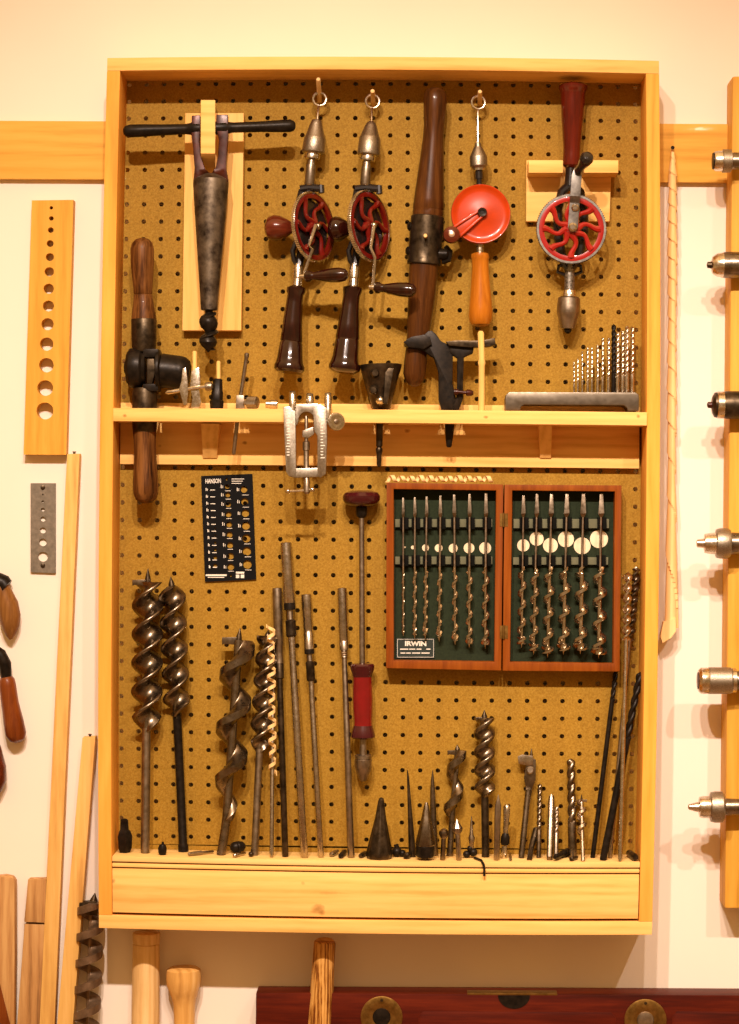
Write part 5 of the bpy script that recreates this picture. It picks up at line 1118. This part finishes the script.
# handles at the far left edge
hw = Thing('file_handle', 'weathered brown wooden handle, uppermost of three at the left edge', 'handle', W(8, 640, -.4))
hw.part('grip', MB().lat([(-9, 577, 7), (-3, 583, 9), (3, 592, 9), (8, 605, 10.6), (10.4, 618, 10.8), (11.4, 628, 8.6), (11.4, 635, 5), (11.2, 639.4, 1.5)], -.38, 22), M['tanhandle'])
hw.part('collar', MB().lat([(-6, 579, 8.6), (3, 583.4, 9.2), (6, 588, 9.4)], -.38, 16), M['blackiron'])
h2 = Thing('drawknife', 'red-brown wooden handle with a bent dark iron tang, at the left edge', 'handle', W(17, 743, -.4))
h2.part('grip', MB().lat([(6.4, 677, 6), (6.8, 680, 8), (7.6, 686, 8.6), (10, 703, 8.8), (13.6, 722, 10.2), (16, 734, 10.4), (17.4, 740, 7.6), (18, 742.6, 3)], -.35, 22), M['toolhandle'])
h2.part('tang', MB().tube([W(-8, 650, -.3), W(0, 655, -.3), W(5, 664, -.3), W(6.4, 678, -.35)], [7 * S(), 7 * S(), 6.6 * S(), 5.4 * S()], 14), M['blackiron'])
single('tool_grip', 'dark red handle tip, lowest of three at the left edge', 'handle', MB().lat([(-14, 730, 8), (-9, 748, 10), (-4.6, 768, 11), (-3.4, 782, 10), (-4, 792, 6), (-4.6, 796, 2)], -.39, 22), M['knobwood'], W(-4, 796, -.4))
ch = Thing('chisel_handle', 'light brown flat wooden handle in the bottom left corner of the photo', 'handle', W(5, 1050, -.3))
ch.part('grip', MB().prism([(-16, 878), (4, 876), (12, 877.4), (14.6, 882), (14.8, 960), (13.6, 1050), (-16, 1050)], -.75, .1), M['weathered'], 0.003)
ch.part('inlay', MB().prism([(-16, 960), (0, 985), (10, 1024), (12, 1050), (-16, 1050)], .1, .2), M['toolhandle'], 0.002)
ws = Thing('wooden_stake', 'weathered square wooden stake with a saw cut near its top, behind the longest stick', 'stick', W(28, 1050, -.5))
ws.part('head', MB().prism([(28, 879.2), (46, 879), (45.4, 923), (24, 922)], -.999, -.3), M['weathered'], 0.0012)
ws.part('shaft', MB().prism([(24.4, 924.2), (45.2, 924.6), (40, 1050), (15, 1050)], -.999, -.36), M['weathered'], 0.0012)
# the largest auger, hanging on the wall
ba = Thing('auger_bit', 'very large rusty auger with a wide open spiral, on the wall beside the cabinet', 'auger bit', W(87, 1050, -.1))
P1, P0 = W(86, 1050, -.1), W(91, 902, -.1); s_ = S()
ba.part('spiral', MB().twist(P1, P0, flange(.12, .30, 1, .25), (P0 - P1).length / (26.6 * s_), lambda t: 13.6 * s_, 48, 40, 1.6), metal('rusty_steel', (0.11, 0.068, 0.038), (0.26, 0.17, 0.10), 0.5, 70, .7, .12), sharp=48)
ba.part('cutter', MB().prism([(79, 903), (96, 901), (98, 908), (97, 916), (79, 914)], -.5, .2), M['iron'], 0.0008)
ba.part('lead_screw', MB().lat([(92.5, 905, 5), (94, 899, 3.2), (95, 893, .4)], -.1, 14), M['iron'])
# hanging round-headed tools under the cabinet
rp = Thing('rolling_pin', 'pale turned wooden rod with a band near its top, below the cabinet', 'turned rod', W(146, 1050, -.1))
rp.part('rod', MB().lat([(146.4, 942.6, 12), (146.2, 944.4, 13.6), (145.8, 1000, 14), (145.4, 1050, 14.2)], -.2, 32), M['ash'])
rp.part('cap', MB().lat([(146.4, 943, 13.4), (146.4, 934.4, 14), (146.4, 932.6, 13.6), (146.4, 931.8, 11)], -.2, 32), M['ash'])
ml = MB().lat([(183.6, 966.4, 8), (183.6, 967.4, 14), (183.6, 969.6, 17), (183.6, 978, 17.6), (183.6, 985, 17), (183.8, 992, 14.6), (184, 999, 12.2), (184.2, 1006, 11), (184.4, 1024, 10.4), (184.6, 1050, 10.4)], -.1, 32)
single('carving_mallet', 'turned wooden mallet handle with a flared round head, second from left under the cabinet', 'mallet', ml, wood('amber_turned_mallet', (0.40, 0.19, 0.045), (0.62, 0.34, 0.09), (0.74, 0.46, 0.16), 'z', 1.2, 0.4, 0.25), W(184, 1050, -.1))
hh = MB().lat([(324.8, 940.8, 8), (324.8, 941.4, 10.4), (324.7, 943, 11), (323.6, 960, 11.2), (321.6, 995, 11.9), (319.6, 1024, 12.6), (318, 1050, 13)], .6, 26)
hm = Thing('hammer_handle', 'striped wooden hammer handle end standing before the long level', 'handle', W(318, 1050, .6))
hm.part('handle', hh, M['olive'])
e0 = W(324.8, 942.6, .6)
hm.part('end_grain', MB().lathe([(e0 + V((0, .001, -.003)), 10.6 * S()), (e0 + V((0, -.0005, .0005)), 10.2 * S()), (e0 + V((0, -.0009, .0018)), 8 * S()), (e0 + V((0, -.001, .0022)), 1 * S())], 26, axis=V((0.05, -.35, 1))), M['ash'])
# ---- the long level at the bottom
lv = Thing('spirit_level', 'long red mahogany spirit level with brass fittings, lying below the cabinet', 'level', W(500, 1060, 0))
tl_, tr_ = W(256, 993, .9), W(790, 995.6, .9)
dx = tr_ - tl_
def lvbox(t0, t1, z0, z1, y0, y1):
    vs = [];
    for t in (t0, t1):
        for z in (z0, z1):
            for y in (y0, y1):
                p = tl_ + dx * t; vs.append(V((p.x, -y * IN, p.z - z * S(.9))))
    return MB().add(vs, [(0, 1, 3, 2), (4, 6, 7, 5), (0, 4, 5, 1), (2, 3, 7, 6), (0, 2, 6, 4), (1, 5, 7, 3)])
lv.part('beam', lvbox(0, 1, 0, 62, -.95, .9), M['levelwood'], 0.0015)
px2t = lambda x: (x - 256) / (790 - 256)
for x, y, R, r, mt in ((381.6, 1017, 21, 9, 'blackiron'), (645.4, 1020, 21, 8.6, 'rodsteel')):
    c = W(x, y, .9); nn = V((0, -1, 0))
    po = lv.part('end_plate', MB().lathe([(c, R * S()), (c + nn * .0012, R * S()), (c + nn * .002, (R - 1.6) * S()), (c + nn * .002, (r + 3) * S()), (c + nn * .0008, r * S()), (c + nn * .0006, .5 * S())], 40, axis=nn), M['brass'])
    lv.part('vial_eye', MB().lathe([(c + nn * .0008, r * S()), (c + nn * .0022, (r - .8) * S()), (c + nn * .0028, (r - 4) * S()), (c + nn * .003, .5 * S())], 24, axis=nn), M[mt], parent=po)
    for a in (math.pi / 2, math.pi / 2 + 2.1, math.pi / 2 - 2.1):
        q = c + V((math.cos(a) * (R - 4) * S(), -.002, math.sin(a) * (R - 4) * S()))
        lv.part('screw', MB().lathe([(q, 1.6 * S()), (q + nn * .0006, 1.3 * S())], 10, axis=nn), M['iron'], parent=po)
bt = lvbox(px2t(468), px2t(558), -1.0, .9, .1, .905); bo = lv.part('vial_plate', bt, M['brass'], 0.0003)
c = W(514, 995.6, .9); nn = V((0, -1, 0))
half = [(514 + 16 * math.cos(t), 995.4 + 13.4 * math.sin(t)) for t in [math.pi * i / 16 for i in range(17)]]
lv.part('vial_window', MB().prism(half, .9, .93), M['blackiron'])
for x0, x1 in ((418, 616), (672, 790)):
    lv.part('groove', MB().prism([(x0 + 5, 1011.4), (x1 - 5, 1012.4), (x1, 1018), (x1, 1050), (x0, 1050), (x0, 1017)], .88, .925), M['levelwood'], 0.0008)
# ================================================================= RIGHT OF THE CABINET
cl_p0, cl_p1 = W(672.8, 150, -.02), W(669, 640, -.35)
hz = MB(); seg = 26; n = 520; rr = []
def sr(t):   # radius px along the shaving
    if t < .06: return 1.2 + t / .06 * 3.0
    if t < .72: return 4.3 - .3 * math.sin(t * 21)
    return 4.3 + (t - .72) / .28 * 2.2
xs = lambda t: 672.8 - .6 * math.sin(t * 5) - (3.6 * max(0, t - .3))
for i in range(n + 1):
    t = i / n; y = 148 + (628 - 148) * t; c = W(xs(t), y, .03 - .1 * t); ring = []
    turns = (1 - (1 - t) ** 1.9) * 17
    th0 = 2 * math.pi * turns
    for j in range(seg):
        a = 2 * math.pi * j / seg
        w = ((a - th0) / (2 * math.pi)) % 1.0     # overlap lip of the rolled strip
        q = sr(t) * S() * (1.0 + .30 * (1 - w) - .14)
        ring.append(c + V((math.cos(a) * q, math.sin(a) * q, 0)))
    rr.append(ring)
hz.rings(rr)
hz.prism([(663.6, 622), (675.6, 618), (676, 631), (671, 638), (662.6, 643), (660.4, 636)], -.3, .35)
sv = Thing('wood_shaving', 'very long tightly rolled pale wood shaving hanging on a nail right of the cabinet', 'wood shaving', W(668, 642, -.1))
sv.part('roll', hz, M['shaving'])
sv.part('nail', MB().lathe([(W(672.8, 148.4, -.56), 1.2 * S()), (W(672.8, 147.6, .3), 1.2 * S()), (W(672.8, 147.6, .34), 1.9 * S())], 10), M['blackiron'])
# the upright plank and the braces hung on it
PDp = 1.2
pk = MB().prism([(733, 76.4), (790, 76), (790, 908), (735, 908.4), (731, 906), (729.4, 902), (731.6, 500)], -.97, PDp)
pk = MB(); fa = [W(732.4, 76, PDp), W(790, 76, PDp), W(790, 908.6, PDp), W(724.6, 908.6, PDp)]
fb = [p + V((0, (PDp + .999) * IN, 0)) for p in fa]
pk.add(fa + fb, [(0, 1, 2, 3), (7, 6, 5, 4), (0, 4, 5, 1), (1, 5, 6, 2), (2, 6, 7, 3), (3, 7, 4, 0)])
single('upright_plank', 'thick upright amber plank at the right edge of the photo, carrying the brace chucks', 'plank', pk, M['gauge_wood'], W(760, 908, 0), bev=0.004)
# six braces: chuck pointing left, crank out to the right
def brace(label, rows, y, d=2.1, jaw=None):
    """rows: list of (part, material, [(px, r)...], optional dict)"""
    T = Thing('hand_brace', label, 'brace', W(734, y, d), 'hand braces hung along the right plank')
    for pn, mt, pr, kw in rows:
        mb = MB().lathe([(W(x, y + dy, d), r * S(d)) for x, r, dy in [(p + (0,))[:3] for p in pr]], 28, axis=V((1, 0, 0)), **kw)
        T.part(pn, mb, M[mt])
    return T
SH = lambda x0, r: ('shank', 'bitsteel', [(x0, r * .9), (x0 + 3, r), (772, r * .8), (792, r * .6)], {})
brace('nickel brace chuck with an open dark mouth, topmost on the right plank', [('jaw', 'blackiron', [(712.2, 4), (712.6, 8.2), (715, 8.4)], {}), ('chuck', 'nickel', [(713.6, 6), (714, 9), (715.6, 10), (721, 10.2), (722.4, 10.6)], {}), ('knurled_band', 'knurl', [(722, 10.4), (722.6, 11.6), (731, 11.4), (731.6, 9)], {}), SH(731, 8.6)], 161)
brace('brace chuck with a dark barrel, shiny nose and protruding jaw, second from the top', [('jaw', 'iron', [(706.8, 1), (707.4, 3), (711, 3.6), (713, 4)], {}), ('chuck', 'nickel', [(711.4, 5), (712.4, 8.4), (714.6, 10), (717, 11.4), (723.6, 12.6)], {}), ('barrel', 'bitsteel', [(723, 12.6), (726, 13.2), (760, 13), (764, 9)], {}), SH(763, 6)], 265)
brace('brace chuck with a blackened barrel and one bright ring, third from the top', [('jaw', 'rust', [(707, 1), (707.8, 3), (712, 3.4), (714, 4)], {}), ('chuck', 'iron', [(711.6, 5), (712.6, 9), (714.6, 12.4), (717.6, 13)], {}), ('nose_ring', 'nickel', [(716.8, 12.8), (717.6, 13.4), (723.6, 13.4), (724.2, 12.8)], {}), ('barrel', 'iron', [(723.6, 13.2), (727, 13.9), (760, 13.6), (764, 9)], {}), SH(763, 6)], 405)
brace('brace chuck with stepped shoulders and a wide dark knurled collar, fourth from the top', [('jaw', 'nickel', [(696.6, 2.4), (697.2, 4), (704.6, 5), (705.4, 5)], {}), ('chuck', 'nickel', [(704, 6), (704.6, 9.6), (709.6, 10.4), (714.4, 10.8), (716, 11)], {}), ('knurled_band', 'knurl', [(715.4, 11), (716.2, 14.2), (720, 15.2), (727, 15.2), (730, 13.8), (730.6, 11)], {}), SH(729, 11)], 543.4)
brace('brace chuck with a plain round nickel shell, fifth from the top', [('jaw', 'rust', [(697, 4), (697.6, 8.4), (699.6, 9)], {}), ('chuck', 'nickel', [(698.2, 8), (698.4, 10.6), (701, 13), (708, 13), (708.6, 12.6)], {}), ('knurled_band', 'knurl', [(708, 12.8), (708.8, 13.4), (730.6, 13.2), (731.6, 12)], {}), ('collar', 'nickel', [(731, 11), (732, 12.4), (735.6, 12.4), (736.6, 10.4)], {}), SH(736, 10)], 680.6)
brace('brace chuck with two stacked rings and a bright pointed jaw, lowest on the right plank', [('jaw', 'nickel', [(688, 1.2), (689, 2.8), (697, 5), (700, 5)], {}), ('chuck', 'nickel', [(698.6, 6), (699.4, 10), (703, 11), (709.6, 11), (710.6, 9)], {}), ('knurled_band', 'knurl', [(709.6, 11), (710.6, 14.6), (715, 15.6), (722, 15.4), (724, 13), (724.6, 10)], {}), SH(723.4, 8.6)], 807)
# ================================================================= CAMERA AND LIGHT
cam = bpy.data.cameras.new('camera'); co = bpy.data.objects.new('camera', cam); C.objects.link(co)
cam.sensor_fit = 'VERTICAL'; cam.sensor_height = 36.0; cam.lens = F / 1024 * 36.0
cam.shift_x = -(CX - 369.5) / 1024; cam.shift_y = (CY - 512) / 1024
cam.clip_start = 0.05; cam.clip_end = 50
mw = Matrix(((RI.x, UP.x, -FW.x), (RI.y, UP.y, -FW.y), (RI.z, UP.z, -FW.z))).to_4x4()
mw.translation = to_m(CAM); co.matrix_world = mw
bpy.context.scene.camera = co
def lamp(x, y, z, power, col, rad, aim, half):
    """a ceiling track spot, pointed at the wall"""
    l = bpy.data.lights.new('track_spot', 'SPOT'); l.energy = power; l.color = col; l.shadow_soft_size = rad
    l.spot_size = math.radians(2 * half); l.spot_blend = 1.0
    o = bpy.data.objects.new('track_spot', l); C.objects.link(o)
    p = to_m(V((x, y, z))); o.location = p
    o.rotation_euler = (to_m(V(aim)) - p).to_track_quat('-Z', 'Y').to_euler()
LC = (1.0, 0.80, 0.68)
lamp(1, -86, 35, 222, LC, .028, (5, 0, -44), 33)
lamp(15, -86, 35, 165, LC, .028, (20, 0, -44), 35)
lamp(30, -86, 35, 120, LC, .028, (36, 0, -46), 28)
lamp(64, -86, 35, 128, LC, .028, (50, 0, -46), 24)
# light thrown about by the rest of the warm room: strong from ceiling and floor, weak from the far side
w = bpy.data.worlds.new('room'); bpy.context.scene.world = w; w.use_nodes = True
nt = w.node_tree; bg = nt.nodes['Background']; bg.inputs[0].default_value = (1.0, .54, .19, 1)
tc = nt.nodes.new('ShaderNodeTexCoord'); sp_ = nt.nodes.new('ShaderNodeSeparateXYZ'); nt.links.new(tc.outputs['Generated'], sp_.inputs[0])
ab = nt.nodes.new('ShaderNodeMath'); ab.operation = 'ABSOLUTE'; nt.links.new(sp_.outputs[2], ab.inputs[0])
mr = nt.nodes.new('ShaderNodeMapRange'); mr.inputs['From Min'].default_value = .15; mr.inputs['From Max'].default_value = .75; mr.inputs['To Min'].default_value = .38; mr.inputs['To Max'].default_value = 1.6
nt.links.new(ab.outputs[0], mr.inputs[0]); nt.links.new(mr.outputs[0], bg.inputs[1])
sc = bpy.context.scene
sc.view_settings.view_transform = 'Standard'; sc.view_settings.look = 'None'; sc.view_settings.gamma = 1; sc.view_settings.exposure = 0.0
try: sc.view_settings.use_curve_mapping = False
except Exception: pass
